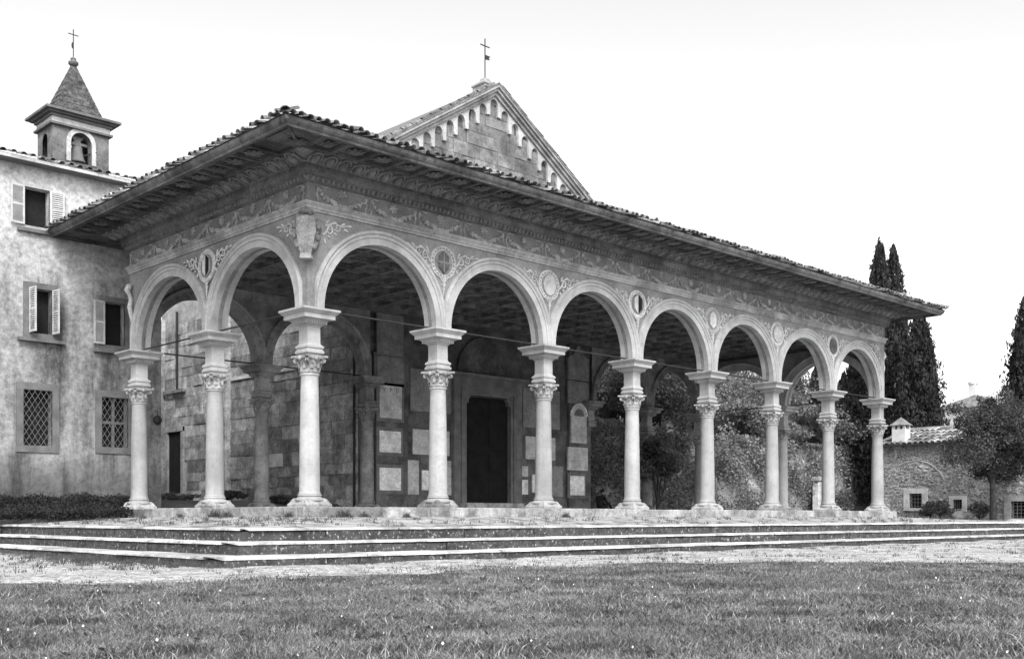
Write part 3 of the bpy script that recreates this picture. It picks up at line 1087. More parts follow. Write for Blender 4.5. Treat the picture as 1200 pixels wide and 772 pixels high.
def make_scroll():
    """leafy scroll filling the spandrel to the right of a roundel; mirrored for the left"""
    mb = MB()
    def spiral(cx, cz, r, turns, ph, hand, w=0.026):
        pts, rr = [], []
        n = 22
        for i in range(n):
            t = i / (n - 1)
            a = ph + hand * turns * 2 * math.pi * t
            q = r * (1 - 0.85 * t)
            pts.append((cx + q * math.cos(a), -0.008, cz + q * math.sin(a))); rr.append(w * (1 - 0.4 * t))
        mb.tube(pts, rr, 5)
    def leaf(x, z, a, l, w=0.03):
        e = MB().ell((l / 2, 0, 0), (l / 2, 0.022, w), 7, 4)
        e.xform(Matrix.Translation((x, -0.006, z)) @ Matrix.Rotation(-a, 4, 'Y'))
        mb.add(e.v, e.f)
    spiral(0.60, 0.10, 0.13, 1.4, 2.6, -1)
    spiral(0.85, 0.20, 0.10, 1.3, 3.6, 1, 0.02)
    mb.tube([(0.42, -0.006, -0.05), (0.50, -0.01, 0.02), (0.62, -0.01, 0.24), (0.78, -0.01, 0.28), (1.0, -0.008, 0.24), (1.16, -0.006, 0.30)], [0.024, 0.024, 0.022, 0.02, 0.016, 0.008], 5)
    for x, z, a, l in ((0.5, 0.22, 0.9, 0.15), (0.68, 0.28, 0.25, 0.16), (0.95, 0.27, 0.5, 0.14), (1.02, 0.20, -0.3, 0.15), (1.12, 0.28, 0.15, 0.15), (0.74, 0.06, -0.5, 0.11), (0.46, -0.12, -1.2, 0.13), (0.56, -0.02, -0.7, 0.1)):
        leaf(x, z, a, l)
    return mb


sm = make_scroll()
me_scroll = sm.mesh('scroll_relief', 60)
sm2 = MB(); sm2.v = [(-x, y, z) for x, y, z in sm.v]; sm2.f = [tuple(reversed(f)) for f in sm.f]
me_scroll_m = sm2.mesh('scroll_relief_mirrored', 60)
mb = MB()
mb.tube([(0, -0.006, -0.44), (0.015, -0.01, -0.6), (0, -0.006, -0.86)], [0.05, 0.028, 0.008], 6)
for s in (-1, 1):
    for k in range(3):
        e = MB().ell((0.06, 0, 0), (0.075, 0.02, 0.026), 6, 4)
        e.xform(Matrix.Scale(s, 4, (1, 0, 0)) @ Matrix.Translation((0.01, -0.006, -0.50 - 0.10 * k)) @ Matrix.Rotation(-0.7, 4, 'Y') @ Matrix.Scale(1 - .25 * k, 4))
        mb.add(e.v, e.f)
me_drop = mb.mesh('leaf_drop', 60)


def roundel(x, y, rz, kind, zc=6.53, sc=1.0, pr=0.0):
    n = Vector((math.sin(rz), -math.cos(rz), 0))          # outward
    p = Vector((x, y, zc)) + n * (WO + 0.001 + pr)
    r = put('roundel', me_ring, 'relief', portico, p, (0, 0, rz))
    q = p + n * 0.004
    put('disc', me_disc, 'frieze' if kind in ('cross', 'half', 'dark') else 'plasterwork', r, q, (0, 0, rz))
    q = p + n * 0.016
    if kind == 'cross':
        put('shield', me_shield, 'eave_wood', r, q, (0, 0, rz)); put('cross_bars', me_crossb, 'frieze', r, q + n * 0.004, (0, 0, rz))
    elif kind == 'half':
        put('shield', me_shield, 'relief', r, q, (0, 0, rz)); put('shield_half', me_half, 'wood', r, q, (0, 0, rz))
    elif kind == 'hex':
        put('shield', me_shield, 'relief', r, q, (0, 0, rz))
    elif kind == 'oval':
        put('shield', me_oval, 'relief', r, q, (0, 0, rz))
    else:
        put('shield', me_oval, 'eave_wood', r, q, (0, 0, rz))
    put('scroll_relief', me_scroll, 'relief', r, p + n * 0.003, (0, 0, rz))
    put('scroll_relief', me_scroll_m, 'relief', r, p + n * 0.003, (0, 0, rz))
    put('leaf_drop', me_drop, 'relief', r, p + n * 0.003, (0, 0, rz))


def shield_mats(me, name):
    return me


# each kind of shield needs its own mesh copy so that materials stay apart
_kinds = ['cross', 'oval', 'half', 'hex', 'oval', 'dark']
base_shield, base_oval, base_disc = me_shield, me_oval, me_disc
for i, kd in enumerate(_kinds):
    me_shield, me_oval, me_disc = base_shield.copy(), base_oval.copy(), base_disc.copy()
    roundel(4.0 * (i + 1), 0, 0, kd)
me_shield, me_oval, me_disc = base_shield.copy(), base_oval.copy(), base_disc.copy()
roundel(0, S2, -math.pi / 2, 'half', 6.56, 0.9, 0.03)

# coat of arms on the near corner, figures of scrollwork on the other two corners
def make_arms():
    mb = MB()
    out = []
    n = 40
    for i in range(n):
        a = 2 * math.pi * i / n
        w = 0.30 * (1 + 0.14 * math.sin(a * 7))
        h = 0.50 * (1 + 0.05 * math.sin(a * 5 + 1))
        out.append((w * math.cos(a), h * math.sin(a) + 0.02))
    mb.prism(out, -0.05, 0.16, 'Y')
    for k in range(12):
        a = 2 * math.pi * k / 12 + .2
        mb.ell((0.29 * math.cos(a), -0.05, 0.47 * math.sin(a) + 0.02), (0.065, 0.06, 0.075), 7, 5)
    mb.ell((0, -0.06, 0.50), (0.17, 0.09, 0.07), 10, 5)
    mb.tube([(-0.2, -0.04, 0.44), (-0.1, -0.10, 0.53), (0, -0.11, 0.56), (0.1, -0.10, 0.53), (0.2, -0.04, 0.44)], [0.03, 0.04, 0.045, 0.04, 0.03], 6)
    return mb.mesh('coat_of_arms', 50)


arms = put('coat_of_arms', make_arms(), 'frieze', portico, (-0.27, -0.27, 6.52), (0, 0, -math.pi / 4))
field = [(-0.21, 0.36), (0, 0.40), (0.21, 0.36), (0.235, 0.05), (0.19, -0.20), (0.12, -0.52), (-0.12, -0.52), (-0.19, -0.20), (-0.235, 0.05)]
put('field', MB().prism(field, -0.10, -0.04, 'Y'), 'arms', arms, (-0.27, -0.27, 6.52), (0, 0, -math.pi / 4))
put('foot', MB().prism([(-0.14, -0.60), (0.14, -0.60), (0.12, -0.48), (-0.12, -0.48)], -0.15, 0.1, 'Y'), 'architrave', arms, (-0.27, -0.27, 6.52), (0, 0, -math.pi / 4))
for i, (x, y, rz) in enumerate(((-0.2, -0.2, 0), (-0.2, -0.2, -math.pi / 2))):
    n_ = Vector((math.sin(rz), -math.cos(rz), 0))
    e = Vector((math.cos(rz), math.sin(rz), 0))
    if i == 0: put('corner_scroll', me_scroll, 'relief', portico, Vector((0, 0, 6.62)) + n_ * (WO + .004) - e * 0.20, (0, 0, rz))
    else: put('corner_scroll', me_scroll_m, 'relief', portico, Vector((0, 0, 6.62)) + n_ * (WO + .004) + e * 0.20, (0, 0, rz))


def make_bracket():
    mb = MB()
    pts = [(0, 0.0, 0.55), (0, -0.12, 0.5), (0, -0.16, 0.38), (0, -0.07, 0.25), (0, -0.03, 0.1), (0, -0.07, -0.1), (0, -0.03, -0.35), (0, 0.0, -0.55)]
    mb.tube(pts, [0.03, 0.07, 0.085, 0.06, 0.07, 0.08, 0.06, 0.03], 8)
    mb.ell((0, -0.10, 0.47), (0.09, 0.09, 0.10), 8, 6)
    return mb.mesh('corner_figure', 60)


me_br = make_bracket()
put('corner_figure', me_br, 'relief', portico, (-0.22, YR + 0.0, 6.2), (0, 0, -math.pi / 2))
put('corner_figure', me_br, 'relief', portico, (28.22, -0.1, 6.2), (0, 0, math.pi / 2))
put('corner_scroll', me_scroll_m, 'relief', portico, (28.2, -WO - .004, 6.62))

# roof
RS = 0.30
ZEAVE = 8.40
roof = put('roof', MB().add([(-1.98, YE, ZEAVE), (-1.98, -1.98, ZEAVE), (29.90, -1.98, ZEAVE), (29.90, YE, ZEAVE), (8.2, YR, ZEAVE + RS * 10.3), (20.4, YR, ZEAVE + RS * 10.3), (4.5, YE - .3, ZEAVE + RS * 6.3), (23.4, YE - .3, ZEAVE + RS * 6.3)],
                            [(1, 2, 5, 4), (0, 1, 4, 6), (2, 3, 7, 5)]), 'tile', portico)


def tile_mesh(length, r0, r1, inv=False):
    """half-round clay tile: along +y going up the slope, mouth at y = 0"""
    mb = MB()
    n = 7
    vs = []
    for y, r in ((0, r0), (length, r1)):
        for t in (1.0, 0.86):
            for i in range(n):
                a = math.pi * i / (n - 1)
                z = r * t * math.sin(a) * (0.85)
                vs.append((r * t * math.cos(a), y, -z if inv else z))
    fs = []
    for i in range(n - 1):
        fs += [(i, i + 1, 2 * n + i + 1, 2 * n + i), (n + i + 1, n + i, 3 * n + i, 3 * n + i + 1), (i + 1, i, n + i, n + i + 1), (2 * n + i, 2 * n + i + 1, 3 * n + i + 1, 3 * n + i)]
    mb.add(vs, fs)
    return mb.mesh('eave_tile', 50)


me_tile = tile_mesh(0.5, 0.088, 0.072)
me_tile2 = me_tile.copy()
SL = math.atan(RS)


def eave_tiles(n, fn, parent, far_rows, mname='tile', lname='tile_light'):
    for i in range(n):
        (x, y, rz) = fn(i, n)
        lt = rnd.random() < 0.3
        put('eave_tile', me_tile2 if lt else me_tile, lname if lt else mname, parent, (x + rnd.uniform(-.02, .02), y + rnd.uniform(-.03, .03), ZEAVE + 0.025 + rnd.uniform(-.02, .035)),
            (SL + rnd.uniform(-.09, .09), rnd.uniform(-.3, .3), rz + rnd.uniform(-.16, .16)), (rnd.uniform(.85, 1.15), 1, rnd.uniform(.8, 1.25)))


eave_tiles(144, lambda i, n: (-1.95 + 31.8 * (i + 0.5) / n, -2.05, 0), roof, 0)
eave_tiles(47, lambda i, n: (-2.05, -1.9 + (YE + 1.8) * (i + 0.5) / n, -math.pi / 2), roof, 0)
eave_tiles(47, lambda i, n: (29.97, -1.9 + (YE + 1.8) * (i + 0.5) / n, math.pi / 2), roof, 0)
put('hip_tile', tile_mesh(0.7, 0.13, 0.11), 'tile', roof, (-1.98, -1.98, ZEAVE + 0.03), (math.atan(RS / 1.414), 0, -math.pi / 4))
put('hip_tile', tile_mesh(0.7, 0.16, 0.13), 'tile', roof, (29.95, -2.02, ZEAVE + 0.08), (math.atan(RS / 1.414), 0, math.pi / 4))
# rows of tiles above the eaves, joined
mb = MB()
for i in range(118):
    x = -1.95 + 31.8 * (i + 0.5) / 118
    top = min(10.2, (x + 1.95) + 0.1, (29.9 - x) + 0.1)
    y = 0.42
    while y < top:
        for (dx, inv) in ((0, False),):
            yy = -2.05 + y; z = ZEAVE + 0.05 + RS * y + rnd.uniform(-.01, .02)
            n = 5
            vs = []
            L = min(1.4, top - y)
            for k, (q, r) in enumerate(((0, 0.115), (L, 0.10))):
                for j in range(n):
                    a = math.pi * j / (n - 1)
                    vs.append((x + dx + r * math.cos(a), yy + q, z + RS * q + 0.85 * r * math.sin(a)))
            mb.add(vs, [(j, j + 1, n + j + 1, n + j) for j in range(n - 1)])
        y += 1.36
stuff(put('tile_courses', mb.mesh('tile_courses', 50), 'tile', roof))

# ------------------------------------------------------------------ church
church = empty('church', (14.3, YR, ZF), 'stone church with a gabled front rising behind the portico', 'church')
GX, GZA, GS = 14.42, 16.24, 0.625                      # gable axis, apex, slope
YF = YR + 0.02


def gable_z(x): return GZA - GS * abs(x - GX)


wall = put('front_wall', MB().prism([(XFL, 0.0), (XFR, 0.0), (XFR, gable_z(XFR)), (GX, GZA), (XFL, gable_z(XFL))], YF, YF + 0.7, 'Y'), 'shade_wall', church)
# gable ashlar
z = 12.2
while z < 16.2:
    h = rnd.uniform(0.36, 0.52)
    x = XFL + 0.1
    while x < XFR - 0.2:
        L = rnd.uniform(0.5, 1.1)
        zt = z + h
        x1 = min(x + L, XFR - 0.1)
        lim = min(gable_z(x), gable_z(x1))
        if lim - 0.15 > zt:
            put('stone', MB().rbox(x + .006, x1 - .006, YF - 0.05 - rnd.uniform(0, .03), YF + .05, z + .006, zt - .006, .01).mesh('stone'), 'gable_stone', wall)
        elif max(gable_z(x), gable_z(x1)) - 0.2 > z:
            za, zb = min(zt, gable_z(x) - .12), min(zt, gable_z(x1) - .12)
            if za > z + .05 and zb > z + .05:
                put('stone', MB().prism([(x + .006, z + .006), (x1 - .006, z + .006), (x1 - .006, zb), (x + .006, za)], YF - 0.06, YF + .05, 'Y'), 'gable_stone', wall)
        x = x1 if x1 > x else x + L
    z += h
# raking cornice
for s in (-1, 1):
    mb = MB()
    for (o0, o1, dz0, dz1) in ((-0.10, 0.24, -0.16, -0.02), (-0.10, 0.34, -0.022, 0.10), (-0.10, 0.42, 0.098, 0.20)):
        e = 6.6
        poly = [(GX, GZA + dz0), (GX + s * e, GZA - GS * e + dz0), (GX + s * e, GZA - GS * e + dz1), (GX, GZA + dz1)]
        mb.prism(poly, YF - o1, YF - o0, 'Y')
    put('raking_cornice', mb, 'trim' if False else 'architrave', church)
# arched corbel table under the cornice
def corbel_unit(s):
    p, mbx = 0.56, MB()
    pts = []
    n = 10
    top = lambda u: -0.16 - GS * s * u
    r = 0.19
    zc = -0.58
    cx = 0.0
    pts = [(-p / 2, top(-p / 2)), (p / 2, top(p / 2))]
    lowR = zc - 0.18 - (GS * p / 2 if s > 0 else -GS * p / 2); lowL = zc - 0.18 + (GS * p / 2 if s > 0 else -GS * p / 2)
    pts += [(p / 2, lowR), (r, lowR)]
    pts += [(r * math.cos(math.pi * i / n), zc + 0.1 + r * 1.25 * math.sin(math.pi * i / n)) for i in range(n + 1)]
    pts += [(-r, lowL), (-p / 2, lowL)]
    mbx.prism(pts, -0.14, 0, 'Y')
    lo, xl = (lowR, p / 2) if s > 0 else (lowL, -p / 2)
    mbx.prism([(xl - .09, lo - .001), (xl + .09, lo - .001), (xl + .07, lo - .12), (xl - .07, lo - .12)], -0.15, 0, 'Y')
    return mbx.mesh('corbel_arch')


for s in (-1, 1):
    mc = corbel_unit(s)
    for k in range(11):
        d = 0.30 + 0.56 * (k + 0.5)
        put('corbel_arch', mc, 'trim', church, (GX + s * d, YF - 0.006 - (0.002 if s > 0 else 0), GZA - GS * d))
n = 10
r = 0.205
pts = [(-0.30, -0.16 - GS * .3), (0, -0.16), (0.30, -0.16 - GS * .3), (0.30, -0.93), (r, -0.93)] + [(r * math.cos(math.pi * i / n), -0.55 + r * 1.25 * math.sin(math.pi * i / n)) for i in range(n + 1)] + [(-r, -0.93), (-0.30, -0.93)]
put('corbel_arch', MB().prism(pts, -0.14, 0, 'Y'), 'trim', church, (GX, YF - 0.007, GZA))
# nave roof and tiles along the left verge
nroof = put('nave_roof', MB().prism([(GX, GZA + 0.20), (GX + 6.8, GZA + .20 - GS * 6.8), (GX + 6.8, GZA + .26 - GS * 6.8), (GX, GZA + 0.27), (GX - 6.8, GZA + .26 - GS * 6.8), (GX - 6.8, GZA + .20 - GS * 6.8)], YF - 0.44, 24.0, 'Y'), 'tile', church)
me_vt = tile_mesh(0.5, 0.11, 0.09)
for s in (-1, 1):
    for k in range(14):
        d = 6.6 - k * 0.46
        put('verge_tile', me_vt, 'tile', nroof, (GX + s * d, YF - 0.34 + rnd.uniform(-.02, .02), GZA + 0.24 - GS * d + 0.05), (math.atan(GS), 0, math.pi / 2 if s > 0 else -math.pi / 2))
# finial block and cross
fin = put('finial', MB().lathe([(0.34, 16.2), (0.34, 16.52), (0.38, 16.54), (0.38, 16.60), (0.25, 16.68), (0.15, 16.78), (0.12, 16.86), (0.04, 16.9)], square=True), 'architrave', church, (GX, 9.05, 0))
cr = MB().tube([(0, 0, 16.8), (0, 0, 18.42)], 0.022, 6).tube([(-0.24, 0, 18.14), (0.24, 0, 18.14)], 0.022, 6).prism([(0.02, 17.62), (0.26, 17.66), (0.20, 17.71), (0.28, 17.80), (0.02, 17.80)], -0.01, 0.01, 'Y')
put('iron_cross', cr, 'iron', fin, (GX, 9.05, 0))

# left flank of the church, in coursed ashlar
XK = 8.6
flank = put('flank_wall', MB().box(XK, XK + 0.8, YF + 0.71, 24.0, -0.2, 12.9), 'mortar', church)
mstone = {}
z = 0.15
row = 0
cnt = 0
while z < 8.4:
    h = rnd.uniform(0.36, 0.54)
    y = 9.0
    while y < 23.5:
        L = rnd.uniform(0.6, 1.25)
        y1 = min(y + L, 23.6)
        ym, zm = (y + y1) / 2, z + h / 2
        inwin = False
        indoor = 21.9 < ym < 23.5 and zm < 3.8
        dg = abs((ym - 13.2) * 0.62 + (zm - 3.0)) < 0.24 and 1.2 < zm < 3.9 and 11.3 < ym < 16.5
        if not (inwin or indoor) and cnt < 298:
            put('stone', MB().box(XK - 0.02 - abs(rnd.gauss(0, .02)), XK + .05, y + .007, y1 - .007, z + .007, z + h - .007), 'ashlar_pale' if dg and rnd.random() < .7 else 'ashlar', flank)
            cnt += 1
        y = y1
    z += h
put('flank_pilaster', MB().box(XK - 0.28, XK + .05, 18.0, 18.5, 0.2, 8.6), 'ashlar', church)
put('drain_pipe', MB().tube([(XK - 0.1, 9.55, 0.3), (XK - 0.1, 9.55, 8.4)], 0.045, 8), 'iron', church)
put('string_course', MB().box(XK - 0.1, XK + .04, 12.3, 17.9, 5.55, 5.68), 'ashlar_pale', church)
put('drain_pipe', MB().tube([(XK - 0.1, 22.4, 5.6), (XK - 0.1, 22.4, 9.0)], 0.06, 8), 'iron', church)
put('ledge', MB().box(XK - 0.2, XK + .05, 21.7, 23.5, 5.44, 5.58), 'ashlar', church)
dr = put('side_door', MB().box(XK - 0.03, XK + .1, 22.05, 23.25, 1.05, 3.75), 'void', church)
put('door_frame', MB().box(XK - 0.12, XK + .04, 21.85, 22.05, 1.0, 3.95).box(XK - .12, XK + .04, 23.25, 23.5, 1.0, 3.95).box(XK - .14, XK + .04, 21.85, 23.5, 3.75, 3.98), 'architrave', dr)
put('door_step', MB().box(XK - 1.3, XK, 21.7, 23.5, 0.45, 0.75).box(XK - 0.9, XK, 21.8, 23.5, 0.75, 1.02), 'dark_frame', dr)

# church front under the portico: pilaster, door, inscribed slabs
YW = YF - 0.004
for x0, x1 in ((18.75, 20.1), (8.72, 10.15)):
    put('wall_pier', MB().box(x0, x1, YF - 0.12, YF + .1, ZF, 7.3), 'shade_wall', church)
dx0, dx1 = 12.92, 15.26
door = put('portal', MB().box(dx0 + 0.02, dx1 - 0.02, YF + 0.02 - 0.06, YF + .1, ZF + 0.3, 4.52), 'wood', church)
for i in range(2):
    for j in range(4):
        w = (dx1 - dx0 - 0.24) / 2
        xa = dx0 + 0.08 + i * (w + 0.08)
        za = ZF + 0.45 + j * 0.98
        put('door_panel', MB().rbox(xa + .08, xa + w - .08, YF - 0.07, YF, za, za + 0.82, .02), 'wood', door)
put('surround', MB().box(dx0 - 0.62, dx0, YF - 0.22, YF + .05, ZF, 4.56).box(dx1, dx1 + 0.62, YF - .22, YF + .05, ZF, 4.56)
    .box(dx0 - 0.62, dx1 + 0.62, YF - 0.22, YF + .05, 4.562, 5.1), 'dark_frame', door)
put('inner_frame', MB().box(dx0 - 0.30, dx0 - .12, YF - 0.27, YF - .2, ZF, 4.66).box(dx1 + .12, dx1 + 0.30, YF - .27, YF - .2, ZF, 4.66).box(dx0 - 0.30, dx1 + 0.30, YF - 0.27, YF - .2, 4.662, 4.82), 'dark_frame', door)
put('door_cornice', MB().prism([(0, 0), (-0.12, 0), (-0.18, .08), (-0.3, .14), (-.34, .24), (0, .26)], dx0 - 0.85, dx1 + 0.85, 'X'), 'dark_frame', door, (0, YF - .1, 5.1))
for s, x in ((1, dx0), (-1, dx1)):
    put('console', MB().prism([(0, 0), (s * 0.22, 0), (s * 0.20, -0.09), (s * 0.12, -0.16), (s * 0.12, -.28), (0, -.32)], YF - .2, YF - .03, 'Y'), 'dark_frame', door, (x, 0, 4.555))
put('threshold', MB().box(dx0 - 0.35, dx1 + 0.35, YF - 0.6, YF + .05, ZF - .03, ZF + 0.29), 'stylobate', door)
lun = [(1.5 * math.cos(math.pi * i / 20), 1.4 * math.sin(math.pi * i / 20)) for i in range(21)]
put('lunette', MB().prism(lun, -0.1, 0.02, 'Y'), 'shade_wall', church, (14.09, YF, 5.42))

PLAQ = [  # pixel boxes of the slabs on the front wall, material, surround
    (441, 368, 472, 416, 'marble_grey_shaded', 0), (441, 418.5, 472, 449, 'marble_grey_shaded', 1), (444, 452, 470, 490, 'marble', 1), (444, 505, 469, 530, 'marble_white', 1),
    (444, 548, 469, 574.5, 'marble_white', 1), (475, 539, 490, 579, 'marble', 0), (480, 434, 528, 483, 'marble_grey_shaded', 0), (483, 504, 526, 533, 'marble', 0),
    (494, 551, 506, 574, 'marble_white', 0), (516, 540, 534, 580, 'marble', 0), (612, 456, 655, 502, 'marble_grey_shaded', 0), (615, 512, 650, 538.5, 'marble', 0),
    (607, 546, 618, 558, 'marble', 0), (608, 562, 618, 579, 'marble_white', 0), (623, 556, 634, 577, 'marble_white', 0), (644, 546, 659, 582, 'marble_grey_shaded', 0),
    (665, 447, 689, 473, 'marble_grey_shaded', 0), (665, 524, 688, 551, 'marble', 0), (667.5, 557.5, 684, 580, 'marble_white', 1)]


def slab_from_px(b, Y):
    x0, z1 = onY(b[0], b[1], Y); _, z0 = onY(b[0], b[3], Y); x1, z1b = onY(b[2], b[1], Y)
    um = (b[0] + b[2]) / 2
    return x0, x1, onY(um, b[3], Y)[1], onY(um, b[1], Y)[1]


for b in PLAQ:
    pier = b[0] < 473 or b[0] > 660
    yf = YF - (0.12 if pier else 0.0)
    x0, x1, za, zb = slab_from_px(b, yf)
    if b[5]:
        fr = put('plaque', MB().rbox(x0 - .12, x1 + .12, yf - 0.025, yf + .05, za - .12, zb + .12, .008), 'dark_frame', church)
        pl = put('slab', MB().rbox(x0, x1, yf - 0.055, yf, za, zb, .008), b[4], fr)
    else:
        pl = put('plaque', MB().rbox(x0, x1, yf - 0.05, yf + .05, za, zb, .008), b[4], church)
    if b[1] == 452:                                          # the only legible capitals
        for j, ch in enumerate('VFD'):
            cu = bpy.data.curves.new('letter', 'FONT'); cu.body = ch; cu.size = 0.2; cu.align_x = 'CENTER'; cu.extrude = 0.002
            to = bpy.data.objects.new('letter_tmp', cu); COL.objects.link(to)
            bpy.context.view_layer.update()
            lm = bpy.data.meshes.new_from_object(to.evaluated_get(bpy.context.evaluated_depsgraph_get()))
            bpy.data.objects.remove(to)
            put('letter', lm, 'iron', fr, (x0 + (x1 - x0) * (0.2 + 0.3 * j), yf - 0.058, zb - 0.22), (math.pi / 2, 0, 0))
# pointed slab and round-headed tabernacle on the right pier
yf = YF - 0.12
x0, x1, za, zb = slab_from_px((665, 420, 689, 445.5), yf)
zp = onY(677, 405, yf)[1]
put('plaque', MB().prism([(x0, za), (x1, za), (x1, zb), ((x0 + x1) / 2 + .25, zb + (zp - zb) * .35), ((x0 + x1) / 2 + .12, zb + (zp - zb) * .8), ((x0 + x1) / 2, zp), ((x0 + x1) / 2 - .12, zb + (zp - zb) * .8), ((x0 + x1) / 2 - .25, zb + (zp - zb) * .35), (x0, zb)], yf - .06, yf + .05, 'Y'), 'marble_grey_shaded', church)
x0, x1, za, zb = slab_from_px((668, 474, 686, 519), yf)
xm, rr = (x0 + x1) / 2, (x1 - x0) / 2
arcp = [(xm + rr * math.cos(math.pi * i / 14), zb - rr + rr * math.sin(math.pi * i / 14)) for i in range(15)]
tb = put('tabernacle', MB().prism([(x0, za), (x1, za)] + arcp, yf - .07, yf + .05, 'Y'), 'marble', church)
put('moulding', MB().tube([(xm + (rr + .02) * math.cos(math.pi * i / 14), yf - .07, zb - rr + (rr + .02) * math.sin(math.pi * i / 14)) for i in range(15)], 0.045, 6), 'marble_white', tb)
put('niche', MB().prism([(xm + rr * .62 * math.cos(math.pi * i / 12), zb - rr + rr * .62 * math.sin(math.pi * i / 12)) for i in range(13)], yf - .085, yf - .06, 'Y'), 'dark_frame', tb)

# ------------------------------------------------------------------ convent house on the left
house = empty('convent_house', (-6.0, 10.64, 0.0), 'tall weathered plaster house with shuttered and grated windows beside the portico', 'house')
XH1 = onY(189, 500, YH)[0]
RECT = {}
for nm, px in dict(up=(28, 221, 58, 266), m1=(34, 339, 61, 391), m2=(122, 355, 146, 405), g1=(27, 457, 61, 522), g2=(119, 466, 150, 524)).items():
    um = (px[0] + px[2]) / 2
    RECT[nm] = (onY(px[0], px[1], YH)[0], onY(px[2], px[1], YH)[0], onY(um, px[3], YH)[1], onY(um, px[1], YH)[1])


def holed_wall(name, x0, x1, z0, z1, holes, y, depth, m, parent):
    xs = sorted({x0, x1} | {h[0] for h in holes} | {h[1] for h in holes}); zs = sorted({z0, z1} | {h[2] for h in holes} | {h[3] for h in holes})
    mb = MB()
    for i in range(len(xs) - 1):
        for j in range(len(zs) - 1):
            xm, zm = (xs[i] + xs[i + 1]) / 2, (zs[j] + zs[j + 1]) / 2
            if any(h[0] < xm < h[1] and h[2] < zm < h[3] for h in holes): continue
            mb.add([(xs[i], y, zs[j]), (xs[i + 1], y, zs[j]), (xs[i + 1], y, zs[j + 1]), (xs[i], y, zs[j + 1])], [(0, 1, 2, 3)])
    for (a, b, c, d) in holes:
        mb.add([(a, y, c), (b, y, c), (b, y, d), (a, y, d), (a, y + depth, c), (b, y + depth, c), (b, y + depth, d), (a, y + depth, d)], [(0, 4, 5, 1), (1, 5, 6, 2), (2, 6, 7, 3), (3, 7, 4, 0)])
    mb.add([(x1, y, z0), (x1, y + 10, z0), (x1, y + 10, z1), (x1, y, z1), (x0, y, z0), (x0, y + 10, z0), (x0, y + 10, z1), (x0, y, z1)], [(0, 1, 2, 3), (5, 4, 7, 6), (1, 5, 6, 2)])
    return put(name, mb, m, parent)


ZHE = onY(60, 186, YH)[1] - 0.36
# a further window each on the part of the wall outside the picture
ext = []
for nm in ('up', 'm1', 'g1'):
    a, b, c, d = RECT[nm]
    ext.append((a - 4.2, b - 4.2, c, d))
hw = holed_wall('wall', -13.0, XH1, -0.6, ZHE, list(RECT.values()) + ext, YH, 0.3, 'plaster', house)


def frame(mbx, r, t, proud, y=YH, sill=0.0):
    a, b, c, d = r
    mbx.box(a - t, a, y - proud, y + .05, c - t, d + t).box(b, b + t, y - proud, y + .05, c - t, d + t)
    mbx.box(a, b, y - proud, y + .05, d, d + t).box(a, b, y - proud, y + .05, c - t, c)
    return mbx


def shutter(w, h):
    mb = MB()
    t = 0.05
    mb.box(0, t, -0.02, 0.02, 0, h).box(w - t, w, -0.02, .02, 0, h).box(t, w - t, -.02, .02, 0, t).box(t, w - t, -.02, .02, h - t, h).box(t, w - t, -.019, .019, h * .5 - t / 2, h * .5 + t / 2)
    n = int(h / 0.065)
    for i in range(n):
        z = t + (h - 2 * t) * (i + .5) / n
        mb.add([(t, -0.022, z - .022), (w - t, -0.022, z - .022), (w - t, 0.016, z + .026), (t, 0.016, z + .026), (t, -0.010, z - .022), (w - t, -0.010, z - .022), (w - t, 0.022, z + .022), (t, 0.022, z + .022)],
               [(0, 1, 2, 3), (7, 6, 5, 4), (0, 4, 5, 1), (3, 2, 6, 7)])
    return mb


def void_box(r, name='room'):
    a, b, c, d = r
    return MB().box(a + .002, b - .002, YH + 0.28, YH + 0.32, c + .002, d - .002)


